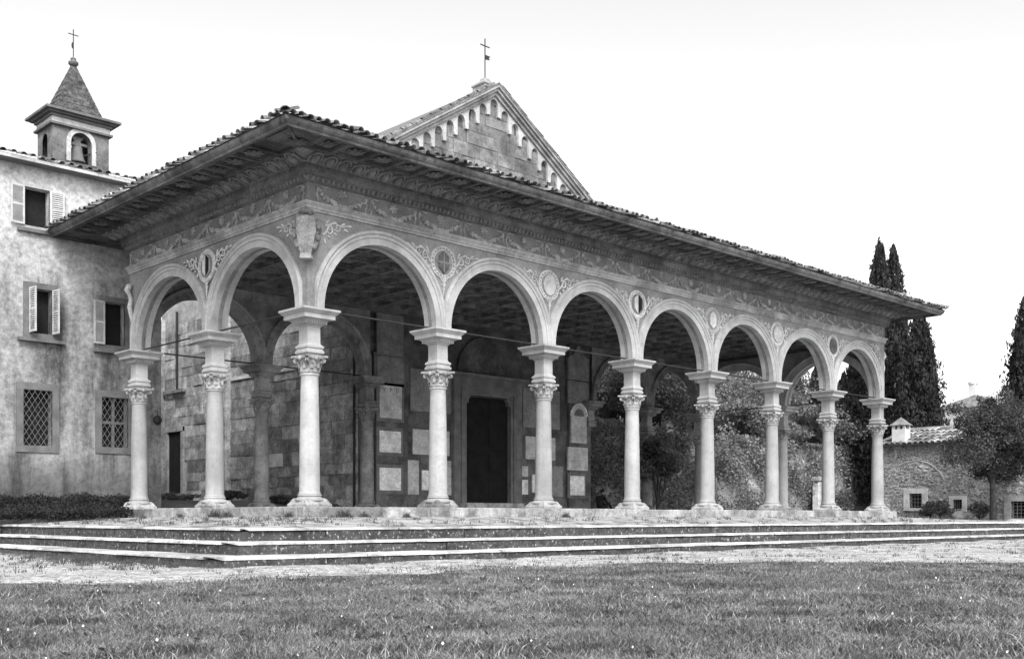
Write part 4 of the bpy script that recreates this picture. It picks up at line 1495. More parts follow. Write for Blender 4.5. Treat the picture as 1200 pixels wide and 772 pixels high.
def hwindow(r, kind, shut):
    a, b, c, d = r
    win = put('window', void_box(r), 'void', house)
    if kind == 'plain':
        put('frame', frame(MB(), r, 0.10, 0.015), 'trim', win)
        put('sill', MB().box(a - .2, b + .2, YH - .14, YH + .1, c - .2, c - .101), 'dark_frame', win)
    elif kind == 'stone':
        put('frame', frame(MB(), r, 0.17, 0.03), 'dark_frame', win)
        put('sill', MB().box(a - .34, b + .34, YH - .18, YH + .1, c - .26, c - .171), 'dark_frame', win)
    else:
        put('frame', frame(MB(), r, 0.20, 0.04), 'dark_frame', win)
        g = MB()
        w, h = b - a, d - c
        n = 5; stp = w / n
        k = -int(h / stp / 1.0) - 6
        slope = 1.55
        for sgn in (1, -1):
            i = -20
            while i < 30:
                # line x = x0 + sgn * z / slope, clipped to the opening
                xo = a + i * stp
                pts = []
                zl, zh = 0.0, h
                for zz in (0, h):
                    pts.append((xo + sgn * zz / slope, zz))
                (xa, z_a), (xb, z_b) = pts
                lo, hi = 0.0, 1.0
                dxx = xb - xa
                for lim, sg in ((a, 1), (b, -1)):
                    if abs(dxx) > 1e-6:
                        t = (lim - xa) / dxx
                        if (dxx > 0) == (sg > 0): lo = max(lo, t)
                        else: hi = min(hi, t)
                if lo < hi - 1e-3:
                    g.tube([(xa + dxx * lo, YH - 0.02 + 0.006 * sgn, c + h * lo), (xa + dxx * hi, YH - 0.02 + .006 * sgn, c + h * hi)], 0.008, 4)
                i += 1
        put('grille', g, 'grille', win)
        if shut == 'casement':
            put('casement', MB().box((a + b) / 2 - .04, (a + b) / 2 + .04, YH + .12, YH + .17, c, d).box(a, (a + b) / 2 - .04, YH + .12, YH + .17, c + h * .5 - .04, c + h * .5 + .04)
                .box((a + b) / 2 + .04, b, YH + .12, YH + .17, c + h * .5 - .04, c + h * .5 + .04).box(a, a + .07, YH + .121, YH + .171, c, d).box(b - .07, b, YH + .121, YH + .171, c, d), 'grille', win)
    h = d - c
    w = (b - a) / 2 + 0.04
    if kind != 'grate':
        for side, ang in shut:
            ss = shutter(w, h).mesh('shutter')
            x = a - 0.0 if side == 'l' else b + 0.0
            if side == 'l': put('shutter', ss, 'shutter', win, (x, YH - .05, c), (0, 0, math.pi - ang))
            else: put('shutter', ss, 'shutter', win, (x, YH - .05, c), (0, 0, ang))
    return win


hwindow(RECT['up'], 'plain', [('l', -0.12), ('r', -0.12)])
hwindow(RECT['m1'], 'stone', [('l', math.radians(264)), ('r', math.radians(-84))])
hwindow(RECT['m2'], 'stone', [('l', -0.15)])
hwindow(RECT['g1'], 'grate', None)
hwindow(RECT['g2'], 'grate', 'casement')
hwindow(ext[0], 'plain', [('l', -0.12), ('r', -0.12)])
hwindow(ext[1], 'stone', [('l', -0.2), ('r', -0.2)])
hwindow(ext[2], 'grate', None)
put('eave_soffit', MB().box(-13.5, XH1 + .3, YH - 0.42, YH + 0.05, ZHE, ZHE + 0.06), 'dark_frame', house)
put('gutter_board', MB().box(-13.5, XH1 + .3, YH - 0.46, YH - .425, ZHE + .0, ZHE + 0.09), 'trim', house)
hroof = put('roof', MB().add([(-13.5, YH - .46, ZHE + .1), (XH1 + .3, YH - .46, ZHE + .1), (XH1 + .3, YH + 5, ZHE + 1.6), (-13.5, YH + 5, ZHE + 1.6), (XH1 + .3, YH + 10.5, ZHE + .1), (-13.5, YH + 10.5, ZHE + .1)], [(0, 1, 2, 3), (3, 2, 4, 5)]), 'tile', house)
for i in range(54):
    x = XH1 + .25 - i * 0.28
    lt = rnd.random() < .2
    put('eave_tile', me_tile2 if lt else me_tile, 'tile', hroof, (x, YH - 0.52 + rnd.uniform(-.03, .03), ZHE + 0.12 + rnd.uniform(0, .03)), (0.27, rnd.uniform(-.15, .15), rnd.uniform(-.08, .08)))
# rear wing closing the court behind the portico
put('court_wall', MB().box(-3.0, XK - 0.01, 23.62, 24.2, -0.2, 8.8), 'plaster', house)
lx, lz = onY(184.5, 493, YH - .2)
lamp = empty('wall_lamp', (lx, YH - .2, lz), 'small dark round lamp hung on the end of the plaster house wall', 'lamp')
put('shade', MB().lathe([(0.03, 0.17), (0.08, 0.15), (0.13, 0.07), (0.135, 0.0), (0.11, -0.06), (0.05, -0.12), (0.015, -0.13)], 14).mesh('shade', 50), 'iron', lamp, (lx, YH - .2, lz))
put('arm', MB().tube([(lx, YH - .2, lz + .16), (lx, YH - .2, lz + .32), (lx, YH, lz + .34)], 0.014, 6), 'iron', lamp)

# ------------------------------------------------------------------ bell tower
tx, ty, _ = at(86, 155, 42.0)
TW, TD = 2.22, 1.45
tower = empty('bell_tower', (tx, ty, 9.0), 'small brick bell tower with a pointed tiled spire above the plaster house', 'bell tower')
tyf = ty - TD / 2
_, zc_top = 0, at(86, 143, 42)[2]
z_open0, z_open1 = at(86, 197, 42)[2], at(86, 162, 42)[2]
zb0 = z_open0 - 4.5
zw1 = z_open1 + 0.10
mb = MB()
a = 0.41
arc = [(-a, z_open0)] + [(a * math.cos(math.pi - math.pi * i / 14), z_open1 - a + a * math.sin(math.pi * i / 14)) for i in range(15)] + [(a, z_open0)]
n = len(arc)
for yy in (-TD / 2, TD / 2):
    vs = [(u, yy, z) for u, z in arc] + [(-TW / 2 + TW * i / (n - 1), yy, zw1) for i in range(n)] + [(-TW / 2, yy, z_open0), (TW / 2, yy, z_open0), (-TW / 2, yy, zb0), (TW / 2, yy, zb0)]
    mb.add(vs, [(i, i + 1, n + i + 1, n + i) for i in range(n - 1)] + [(0, n, 2 * n), (n - 1, 2 * n + 1, 2 * n - 1), (2 * n, 2 * n + 1, 2 * n + 3, 2 * n + 2)])
mb.add([(u, -TD / 2, z) for u, z in arc] + [(u, -TD / 2 + .35, z) for u, z in arc], [(i, n + i, n + i + 1, i + 1) for i in range(n - 1)])
as_ = 0.24
arc2 = [(-as_, z_open0)] + [(as_ * math.cos(math.pi - math.pi * i / 10), z_open1 - as_ - .1 + as_ * math.sin(math.pi * i / 10)) for i in range(11)] + [(as_, z_open0)]
n2 = len(arc2)
for xx in (-TW / 2, TW / 2):
    vs = [(xx, u, z) for u, z in arc2] + [(xx, -TD / 2 + TD * i / (n2 - 1), zw1) for i in range(n2)] + [(xx, -TD / 2, z_open0), (xx, TD / 2, z_open0), (xx, -TD / 2, zb0), (xx, TD / 2, zb0)]
    mb.add(vs, [(i, i + 1, n2 + i + 1, n2 + i) for i in range(n2 - 1)] + [(0, n2, 2 * n2), (n2 - 1, 2 * n2 + 1, 2 * n2 - 1), (2 * n2, 2 * n2 + 1, 2 * n2 + 3, 2 * n2 + 2)])
mb.add([(-TW / 2, -TD / 2, z_open0 - .3), (TW / 2, -TD / 2, z_open0 - .3), (TW / 2, TD / 2, z_open0 - .3), (-TW / 2, TD / 2, z_open0 - .3)], [(0, 1, 2, 3)])
put('wall', mb, 'brick', tower, (tx, ty, 0))
# pale surround of the opening
mb = MB()
for r0, r1 in ((a, a + 0.17),):
    vs = []
    for i, (u, z) in enumerate(arc):
        if i == 0 or i == n - 1: vs += [(u, -TD / 2 - .03, z), (u + math.copysign(.17, u), -TD / 2 - .03, z)]
        else:
            th = math.pi - math.pi * (i - 1) / 14
            vs += [(u, -TD / 2 - .03, z), (r1 * math.cos(th), -TD / 2 - .03, z_open1 - a + r1 * math.sin(th))]
    k = len(vs)
    vs += [(x, -TD / 2 + .02, z) for x, y, z in vs]
    mb.add(vs, [(2 * i, 2 * i + 2, 2 * i + 3, 2 * i + 1) for i in range(n - 1)] + [(2 * i + 1, 2 * i + 3, k + 2 * i + 3, k + 2 * i + 1) for i in range(n - 1)])
put('opening_surround', mb, 'trim', tower, (tx, ty, 0))
put('frieze_band', MB().box(-TW / 2 - .03, TW / 2 + .03, -TD / 2 - .03, TD / 2 + .03, zw1 + .08, zc_top - .22), 'trim', tower, (tx, ty, 0))
put('string_course', MB().box(-TW / 2 - .12, TW / 2 + .12, -TD / 2 - .12, TD / 2 + .12, zw1, zw1 + .08), 'dark_frame', tower, (tx, ty, 0))
mb = MB()
for e, za, zb in ((0.10, -.22, -.12), (0.22, -.12, -.05), (0.36, -.05, .04)):
    mb.box(-TW / 2 - e, TW / 2 + e, -TD / 2 - e, TD / 2 + e, zc_top + za, zc_top + zb - .001)
put('cornice', mb, 'dark_frame', tower, (tx, ty, 0))
sz = at(80, 68, 42)[2]
e = -0.12
zb_ = zc_top + .04
mb = MB()
levels = 9
for k in range(levels):
    t0, t1 = k / levels, (k + 1) / levels
    f0, f1 = 1 - t0 * .93, 1 - t1 * .93
    hx, hy = TW / 2 + e, TD / 2 + e
    j = 1.025
    z0_, z1_ = zb_ + (sz - .28 - zb_) * t0, zb_ + (sz - .28 - zb_) * t1
    mb.add([(-hx * f0 * j, -hy * f0 * j, z0_), (hx * f0 * j, -hy * f0 * j, z0_), (hx * f0 * j, hy * f0 * j, z0_), (-hx * f0 * j, hy * f0 * j, z0_),
            (-hx * f1, -hy * f1, z1_), (hx * f1, -hy * f1, z1_), (hx * f1, hy * f1, z1_), (-hx * f1, hy * f1, z1_)],
           [(0, 1, 5, 4), (1, 2, 6, 5), (2, 3, 7, 6), (3, 0, 4, 7), (0, 3, 2, 1), (4, 5, 6, 7)])
sp = put('spire', mb, 'spire', tower, (tx, ty, 0))
put('knob', MB().lathe([(0.10, sz - .34), (0.19, sz - .26), (0.19, sz - .18), (0.10, sz - .12), (0.11, sz - .04), (0.03, sz + .02)], 12).mesh('knob', 50), 'dark_frame', sp, (tx, ty, 0))
ct = at(80, 35, 42)[2]
put('iron_cross', MB().tube([(0, 0, sz), (0, 0, ct)], 0.02, 6).tube([(-.2, 0, ct - .2), (.2, 0, ct - .2)], 0.018, 6).ell((-.03, 0, ct - .62), (.05, .03, .13), 7, 5), 'iron', sp, (tx, ty, 0))
bell = empty('bell', (tx, ty - TD / 2 + .42, z_open0 + .05), 'bronze bell on a headstock inside the arched tower opening', 'bell')
bp = [(0.33, 0.10), (0.35, 0.13), (0.30, 0.22), (0.26, 0.36), (0.22, 0.56), (0.20, 0.70), (0.14, 0.77), (0.03, 0.80)]
put('body', MB().lathe(bp, 20).mesh('bell_body', 50), 'frieze', bell, (tx, ty - TD / 2 + .42, z_open0))
put('headstock', MB().prism([(-.22, .78), (.22, .78), (.12, .95), (.30, 1.12), (-.30, 1.12), (-.12, .95)], -.07, .07, 'Y').box(-.5, .5, -.05, .05, .80, .9), 'mortar', bell, (tx, ty - TD / 2 + .42, z_open0))
put('lever', MB().tube([(0.1, -.1, 0.35), (0.6, -.45, 0.55)], 0.03, 5), 'iron', bell, (tx, ty - TD / 2 + .42, z_open0))

# ------------------------------------------------------------------ outbuilding on the right
XO, YO1, YO0 = 38.0, 4.75, -9.0
outb = empty('outbuilding', (XO, -2.0, -0.1), 'low rubble stone outbuilding with clay tile roof and barred windows', 'outbuilding')
ZOE = 3.46


def px_rect_x(px, X):
    y0, _ = onX(px[0], px[1], X); y1, _ = onX(px[2], px[1], X)
    um = (px[0] + px[2]) / 2
    return min(y0, y1), max(y0, y1), onX(um, px[3], X)[1], onX(um, px[1], X)[1]


OW = [px_rect_x(p, XO) for p in ((1066, 578, 1081, 595), (1117.5, 585, 1128, 596), (1185, 587, 1203, 607))]
ys = sorted({YO0, YO1} | {h[0] for h in OW} | {h[1] for h in OW}); zs = sorted({-0.6, ZOE + .05} | {h[2] for h in OW} | {h[3] for h in OW})
mb = MB()
for i in range(len(ys) - 1):
    for j in range(len(zs) - 1):
        ym, zm = (ys[i] + ys[i + 1]) / 2, (zs[j] + zs[j + 1]) / 2
        if any(h[0] < ym < h[1] and h[2] < zm < h[3] for h in OW): continue
        mb.add([(XO, ys[i], zs[j]), (XO, ys[i + 1], zs[j]), (XO, ys[i + 1], zs[j + 1]), (XO, ys[i], zs[j + 1])], [(0, 3, 2, 1)])
for (a, b, c, d) in OW:
    mb.add([(XO, a, c), (XO, b, c), (XO, b, d), (XO, a, d), (XO + .35, a, c), (XO + .35, b, c), (XO + .35, b, d), (XO + .35, a, d)], [(0, 1, 5, 4), (1, 2, 6, 5), (2, 3, 7, 6), (3, 0, 4, 7)])
ZR = 4.42
mb.prism([(XO + .002, -0.6), (XO + 6, -0.6), (XO + 6, ZOE), (XO + 3, ZR - .05), (XO + .002, ZOE + .05)], YO1 - .01, YO1, 'Y')
mb.prism([(XO + .002, -0.6), (XO + 6, -0.6), (XO + 6, ZOE), (XO + 3, ZR - .05), (XO + .002, ZOE + .05)], YO0, YO0 + .01, 'Y')
ow = put('wall', mb, 'rubble', outb)
# rubble stones standing proud of the mortar, too small to pick apart
mb = MB()
for _ in range(1500):
    y, z = rnd.uniform(YO0 + .1, YO1 - .05), rnd.uniform(-0.1, ZOE - .05)
    if any(h[0] - .3 < y < h[1] + .3 and h[2] - .25 < z < h[3] + .35 for h in OW): continue
    s = rnd.uniform(0.05, 0.16)
    e = MB().ell((XO, y, z), (rnd.uniform(.02, .05), s, s * rnd.uniform(.45, .8)), 6, 4)
    mb.add(e.v, e.f)
stuff(put('rubble_stones', mb, 'rubble', ow))
for k, (a, b, c, d) in enumerate(OW):
    w = put('window', MB().box(XO + .33, XO + .36, a + .002, b - .002, c + .002, d - .002), 'void', outb)
    e = (0.28, 0.2, 0.3)[k]
    lt = ('ashlar_pale', 'white_wall', 'architrave')[k]
    put('surround', MB().box(XO - .07, XO + .03, a - e, a, c - .12, d + e * .9).box(XO - .07, XO + .03, b, b + e, c - .12, d + e * .9).box(XO - .07, XO + .03, a, b, d, d + e * .9).box(XO - .09, XO + .03, a, b, c - .14, c), lt, w)
    g = MB()
    nv, nh = (4, 4, 4)[k], (4, 0, 5)[k]
    for i in range(nv):
        y = a + (b - a) * (i + .5) / nv if nh else a + (b - a) * (i + 1) / (nv + 1)
        g.tube([(XO + .05, y, c), (XO + .05, y, d)], 0.016, 4)
    for i in range(nh):
        z = c + (d - c) * (i + .5) / nh
        g.tube([(XO + .055, a, z), (XO + .055, b, z)], 0.016, 4)
    put('bars', g, 'grille', w)
# relieving arches left in the masonry
for (u, v, r) in ((1072, 560, 1.55), (1122, 562, 1.75)):
    y, z = onX(u, v, XO)
    put('relieving_arch', MB().tube([(XO - .01, y + r * math.cos(t), z - .7 + r * math.sin(t)) for t in np.linspace(0.35, 2.75, 20)], 0.035, 6), 'mortar', outb)
put('eave_board', MB().box(XO - .34, XO + .02, YO0 - .2, YO1 + .15, ZOE + .06, ZOE + .10), 'dark_frame', outb)
osl = (ZR - ZOE) / 3.3
oroof = put('roof', MB().add([(XO - .36, YO0 - .2, ZOE + .105), (XO - .36, YO1 + .15, ZOE + .105), (XO + 3, YO1 + .15, ZR + .06), (XO + 3, YO0 - .2, ZR + .06), (XO + 6.4, YO1 + .15, ZOE + .1), (XO + 6.4, YO0 - .2, ZOE + .1)], [(0, 3, 2, 1), (3, 5, 4, 2)]), 'tile', outb)
me_ot = tile_mesh(0.72, 0.125, 0.095); me_ot2 = me_ot.copy()
for i in range(49):
    y = YO1 + 0.05 - i * 0.285
    for k in range(5):
        x = XO - 0.42 + k * 0.66
        lt = rnd.random() < .45
        put('roof_tile', me_ot2 if lt else me_ot, 'tile_light' if lt else 'tile', oroof, (x, y + rnd.uniform(-.02, .02), ZOE + .13 + (x - XO + .36) * osl + rnd.uniform(0, .02)), (math.atan(osl) - .03, rnd.uniform(-.08, .08), -math.pi / 2 + rnd.uniform(-.05, .05)))
put('ridge_course', MB().tube([(XO + 3, YO0 - .2, ZR + .1), (XO + 3, YO1 + .15, ZR + .1)], 0.14, 8), 'tile_light', oroof)
chy, _ = onX(1056, 510, XO + 0.2)
chz0, chz1 = ZOE + .1, onX(1056, 498.5, XO + .2)[1]
ch = put('chimney', MB().box(XO - .10, XO + .50, chy - .33, chy + .33, chz0, chz1 - .2).box(XO - .10, XO + .0, chy - .33, chy - .2, chz1 - .2, chz1).box(XO - .10, XO + .0, chy + .2, chy + .33, chz1 - .2, chz1)
         .box(XO + .40, XO + .50, chy - .33, chy - .2, chz1 - .2, chz1).box(XO + .40, XO + .50, chy + .2, chy + .33, chz1 - .2, chz1).box(XO - .09, XO - .01, chy - .05, chy + .05, chz1 - .2, chz1), 'white_wall', outb)
put('cap', MB().add([(XO - .2, chy - .43, chz1), (XO + .6, chy - .43, chz1), (XO + .6, chy + .43, chz1), (XO - .2, chy + .43, chz1), (XO + .2, chy, chz1 + .42)], [(0, 1, 4), (1, 2, 4), (2, 3, 4), (3, 0, 4), (3, 2, 1, 0)]), 'tile_light', ch)

# ------------------------------------------------------------------ far pale house
fh = empty('far_house', (74, 14, 4.0), 'pale distant house with a low roof and thin chimney between cypress and leafy tree', 'house')
put('wall', MB().box(70.5, 80, 10, 15.9, 3.0, 8.4), 'white_wall', fh)
put('lower_wing', MB().box(68.5, 70.4, 11, 16.2, 3.0, 6.9), 'trim', fh)
fr_ = put('roof', MB().prism([(9.6, 8.41), (16.3, 8.41), (13.0, 9.3)], 70.1, 80.4, 'X'), 'tile_light', fh)
put('wing_roof', MB().prism([(68.1, 6.91), (70.4, 6.91), (70.4, 7.7)], 10.8, 16.5, 'Y'), 'tile_light', fh)
put('chimney', MB().box(70.6, 71.1, 13.2, 13.7, 8.6, 10.2).lathe([(.36, 10.2), (.36, 10.35), (.2, 10.5), (.05, 10.55)], 10, 70.85, 13.45), 'white_wall', fr_)

# ------------------------------------------------------------------ ivy-clad retaining wall and hillside right of the church
YI = 12.0
ZI = 4.12
hill_pts = []
terr = MB()
hx = np.linspace(20.5, 75, 40); hy = np.linspace(YI + .3, 60, 24)
vs = [(x, y, ZI - .15 + (y - YI) * 0.24 + 0.5 * math.sin(x * .4) * math.sin(y * .3)) for y in hy for x in hx]
terr.add(vs, [(j * 40 + i, j * 40 + i + 1, (j + 1) * 40 + i + 1, (j + 1) * 40 + i) for j in range(23) for i in range(39)])
struct(put('hillside', terr.mesh('hillside', 60), 'ground'))
rw = empty('retaining_wall', (35, YI, 0.4), 'long ivy-covered retaining wall behind the right end of the portico', 'wall')
put('masonry', MB().box(20.6, 75, YI, YI + .5, -0.3, ZI), 'rubble', rw)
put('coping', MB().box(20.6, 75, YI - .08, YI + .55, ZI, ZI + .1), 'stylobate', rw)
n = 70000
px = rng.uniform(21, 62, n)
pz = 0.3 + (ZI - .2) * rng.uniform(0, 1, n) ** 0.9
dens = np.sin(px * 1.3) * np.sin(pz * 2.1 + px * .6) + rng.normal(0, .55, n)
bulge = 0.12 + 0.34 * (1 + np.sin(px * 1.7) * np.sin(pz * 1.9 + 1))
keep = dens > -0.35 + .5 * sstep(27, 34, px)
pts = np.stack([px, YI - bulge * rng.uniform(.2, 1.1, n), pz], 1)[keep]
m_ = 9000                                             # growth hanging over the coping
ox = rng.uniform(21, 62, m_)
oh = np.maximum(0, np.sin(ox * 1.1) + .6 * np.sin(ox * 2.7 + 1)) * .55 + .08
pts = np.concatenate([pts, np.stack([ox, YI - .1 + rng.normal(0, .22, m_), ZI + .1 + oh * rng.uniform(-.9, 1, m_)], 1)])
iv = put('ivy', np_mesh('ivy', leaves(pts, 0.07, .75), 4), 'ivy', rw)
stuff(iv)


def blob_points(n, blobs, shell=0.55):
    """points filling a set of ellipsoids, denser towards the skin"""
    vol = np.array([b[3] * b[4] * b[5] for b in blobs]) ** (2 / 3)
    idx = rng.choice(len(blobs), n, p=vol / vol.sum())
    B = np.array(blobs)[idx]
    d = rng.normal(size=(n, 3)); d /= np.linalg.norm(d, axis=1)[:, None]
    r = rng.uniform(shell, 1.0, n)[:, None] * (1 + 0.12 * rng.normal(size=(n, 1)))
    return B[:, :3] + d * r * B[:, 3:6]


def shrub(x, y, z, w, h, n, m, label, cat='shrub', group=None, leaf=0.09, trunk=True):
    root = empty('shrub' if cat == 'shrub' else 'tree', (x, y, z), label, cat, group)
    bl = []
    for _ in range(9):
        bl.append((x + rnd.uniform(-.5, .5) * w, y + rnd.uniform(-.5, .5) * w, z + h * rnd.uniform(.3, .8), w * rnd.uniform(.2, .36), w * rnd.uniform(.2, .36), h * rnd.uniform(.14, .26)))
    put('crown', np_mesh('crown', leaves(blob_points(n, bl), leaf, .65), 4), m, root)
    tb = MB()
    tb.tube([(x, y, z - .3), (x + rnd.uniform(-.1, .1), y, z + h * .3), (x + rnd.uniform(-.2, .2), y, z + h * .6)], [w * .035 + .02, w * .025 + .015, .015], 6)
    for k in range(4):
        a = rnd.uniform(0, 6.3)
        tb.tube([(x, y, z + h * .2), (x + math.cos(a) * w * .3, y + math.sin(a) * w * .3, z + h * .62)], [w * .02 + .01, .01], 5)
    put('trunk', tb, 'bark', root)
    return root


gsh = 'bushes growing above the ivy wall'
SHR = [(712, 470, 55, 3.4, 4.6), (735, 445, 58, 4.5, 5.2), (775, 450, 58, 4.2, 5.0), (800, 432, 64, 5.0, 5.0), (852, 455, 64, 5.0, 4.2), (880, 470, 62, 4.0, 3.0), (905, 452, 70, 5.0, 4.5), (935, 480, 70, 4.5, 3.2), (968, 492, 68, 3.5, 2.6), (1008, 500, 64, 4.0, 3.0), (820, 490, 60, 3.5, 2.2), (760, 492, 56, 3.5, 2.4), (1000, 515, 60, 3.0, 1.8), (700, 440, 62, 4, 6), (708, 428, 72, 5, 6), (742, 430, 74, 5, 6), (778, 434, 76, 5, 6), (812, 440, 78, 5, 6), (842, 438, 80, 5, 6), (872, 440, 80, 5, 5), (902, 446, 82, 5, 5), (745, 480, 55, 3.5, 4)]
for i, (u, v, t, w, h) in enumerate(SHR):
    x, y, z = at(u, v, t)
    y = max(y, YI + 1.0)
    zg = ZI - .15 + (y - YI) * 0.24
    shrub(x, y, zg - .2, w, max(h, z - zg + h * .3), 5000, 'bush', 'leafy bush growing above the ivy-covered retaining wall', 'shrub', gsh, 0.085)

# small tree before the ivy wall
def tree(name, label, x, y, z, h, crown, n, m, leaf, trunk_r, lean=0.0, forks=6, group=None, seed=1):
    r = random.Random(seed)
    root = empty(name, (x, y, z), label, 'tree', group)
    tb = MB()
    hb = h * 0.34
    top = Vector((x + lean, y, z + hb))
    tb.tube([(x, y, z - .3), (x + lean * .3, y, z + hb * .5), tuple(top)], [trunk_r * 1.25, trunk_r, trunk_r * .85], 9)
    for k in range(forks):
        b = crown[k % len(crown)]
        e = Vector(b[:3])
        mid = (top + e) / 2 + Vector((r.uniform(-.2, .2), r.uniform(-.2, .2), r.uniform(-.1, .2)))
        tb.tube([tuple(top - Vector((0, 0, .2))), tuple(mid), tuple(e)], [trunk_r * .6, trunk_r * .35, trunk_r * .1], 6)
        for q in range(3):
            e2 = e + Vector((r.uniform(-1, 1) * b[3], r.uniform(-1, 1) * b[4], r.uniform(-.6, 1) * b[5])) * .8
            tb.tube([tuple(mid), tuple((mid + e2) / 2 + Vector((0, 0, .1))), tuple(e2)], [trunk_r * .25, trunk_r * .14, .008], 5)
    put('trunk', tb.mesh('trunk', 60), 'bark', root)
    put('crown', np_mesh('crown', leaves(blob_points(n, crown, .35), leaf, .55), 4), m, root)
    return root


x, y = onZ_ = (at(768, 585, 46.5)[0], at(768, 585, 46.5)[1])
zt = float(hgt(x, y))
cr_ = [(x + dx, y + dy, zt + dz, w, w, w * .8) for dx, dy, dz, w in ((0, 0, 3.3, .7), (.5, -.3, 2.9, .6), (-.6, .2, 2.9, .6), (.3, .3, 3.9, .6), (-.3, -.2, 3.8, .5), (.9, 0, 3.3, .5))]
tree('small_tree', 'small thin tree standing in the court before the ivy wall', x, y, zt, 4.2, cr_, 2600, 'leaf', 0.09, 0.09, 0.2, seed=4)

# leafy tree before the outbuilding
x, y, _ = at(1164, 608, 47.5)
zt = float(hgt(x, y)) + 0.0
U = lambda u, v, t: at(u, v, t)
cr_ = []
for (u, v, rpx) in ((1148, 505, 30), (1180, 500, 28), (1165, 488, 26), (1142, 530, 28), (1190, 530, 28), (1170, 540, 24), (1208, 505, 30), (1138, 495, 14), (1190, 478, 16), (1158, 474, 12), (1178, 556, 16), (1150, 552, 14), (1210, 545, 20)):
    q = U(u, v, 47.5 + rnd.uniform(-1, 1))
    rr = rpx * 47.5 / FPX
    cr_.append((q[0], q[1], q[2], rr, rr, rr * .85))
    for _ in range(5):
        a1, b1 = rnd.uniform(0, 6.28), rnd.uniform(-.5, 1)
        cr_.append((q[0] + rr * math.cos(a1), q[1] + rr * math.sin(a1), q[2] + rr * b1, rr * .38, rr * .38, rr * .34))
tree('leafy_tree', 'bushy round-crowned tree with a bare trunk before the outbuilding', x, y, zt, 5.0, cr_, 30000, 'leaf', 0.055, 0.13, -0.1, forks=10, seed=7)


def cypress(label, x, y, z, h, r, n, spires=1, group='cypresses behind the outbuilding', seed=1):
    rr = random.Random(seed)
    root = empty('cypress', (x, y, z), label, 'tree', group)
    put('trunk', MB().tube([(x, y, z - .3), (x, y, z + h * .5), (x, y, z + h * .93)], [r * .14, r * .08, .02], 7), 'bark', root)
    allp = []
    sp = [(0, 0, 1.0, 1.0)] + [(rr.uniform(-.6, .6) * r, rr.uniform(-.6, .6) * r, rr.uniform(.78, .98), rr.uniform(.45, .7)) for _ in range(spires - 1)]
    for dx, dy, hh, wr in sp:
        m_ = int(n / spires)
        t = rng.uniform(0, 1, m_) ** 0.85
        a = rng.uniform(0, 2 * np.pi, m_)
        prof = np.where(t < .22, .55 + .45 * t / .22, ((1 - t) / .78) ** .66)
        clump = .96 + .22 * np.sin(a * 5 + t * 23 + dx) + .16 * np.sin(a * 9 - t * 41) + .12 * np.sin(t * 90 + a * 3) + .10 * rng.normal(size=m_)
        rad = r * wr * prof * clump * (1 - .45 * rng.uniform(0, 1, m_) ** 2)
        px_, py_ = x + dx * (1 - t * .2) + rad * np.cos(a), y + dy * (1 - t * .2) + rad * np.sin(a)
        allp.append(np.stack([px_, py_, z + .05 * h + t * h * .95 * hh + rng.normal(0, .12, m_)], 1))
    pts = np.concatenate(allp)
    put('crown', np_mesh('crown', leaves(pts, 0.13, .36, up=1.1), 4), 'cypress', root)
    return root


def cyp_px(label, u, vtop, t, r, n, spires, seed, vbase=None):
    x, y, zt = at(u, vtop, t)
    z = float(hgt(x, y)) if y < YI else ZI + (y - YI) * .24 - .3
    cypress(label, x, y, z, zt - z, r, n, spires, seed=seed)


cyp_px('tall cypress with several pointed tips rising above the portico eave', 1030, 286, 66, 1.55, 42000, 4, 3)
cyp_px('tall cypress growing close against its several-tipped neighbour above the eave', 1047, 290, 68, 1.6, 42000, 4, 31)
cyp_px('broad dark cypress right behind the white chimney of the outbuilding', 1078, 362, 62, 1.6, 52000, 5, 5)
cyp_px('dark cypress seen through the last arch of the portico', 1004, 420, 68, 1.5, 26000, 3, 8)
cyp_px('slim cypress beside a gap of sky behind the last arches', 958, 428, 74, 1.0, 9000, 2, 9)
cyp_px('slim cypress rising among bushes above the ivy wall, screened by the arches', 932, 436, 74, 1.0, 9000, 2, 19)
cyp_px('ragged cypress standing behind the leafy tree', 1200, 352, 60, 1.5, 16000, 3, 12)

# ------------------------------------------------------------------ smaller things in the right court
x0, z1 = onY(952, 563, YI - .5); x1, z0 = onY(963, 590, YI - .5)
st = empty('stone_pillar', ((x0 + x1) / 2, YI - .5, z0 - .5), 'pale stone pillar with an inscribed panel standing against the ivy wall', 'pillar')
put('shaft', MB().rbox(x0, x1, YI - .9, YI - .5, z0 - .6, z1, .02), 'ashlar_pale', st)
put('cap', MB().rbox(x0 - .12, x1 + .12, YI - 1.0, YI - .45, z1, z1 + .22, .03), 'mortar', st)
put('panel', MB().box(x0 + .1, x1 - .1, YI - .915, YI - .89, z0 + .1, z1 - .15), 'marble', st)
x0, z1 = onY(778, 489, YI + .2); x1, z0 = onY(786.5, 503, YI + .2)
wp = empty('white_post', ((x0 + x1) / 2, YI + .2, ZI + .1), 'short whitewashed post standing on the ivy-covered wall', 'post')
put('block', MB().rbox(x0, x1, YI + .05, YI + .4, ZI + .1, z1, .015), 'white_wall', wp)
put('cap', MB().rbox(x0 - .05, x1 + .05, YI, YI + .45, z1, z1 + .07, .015), 'trim', wp)
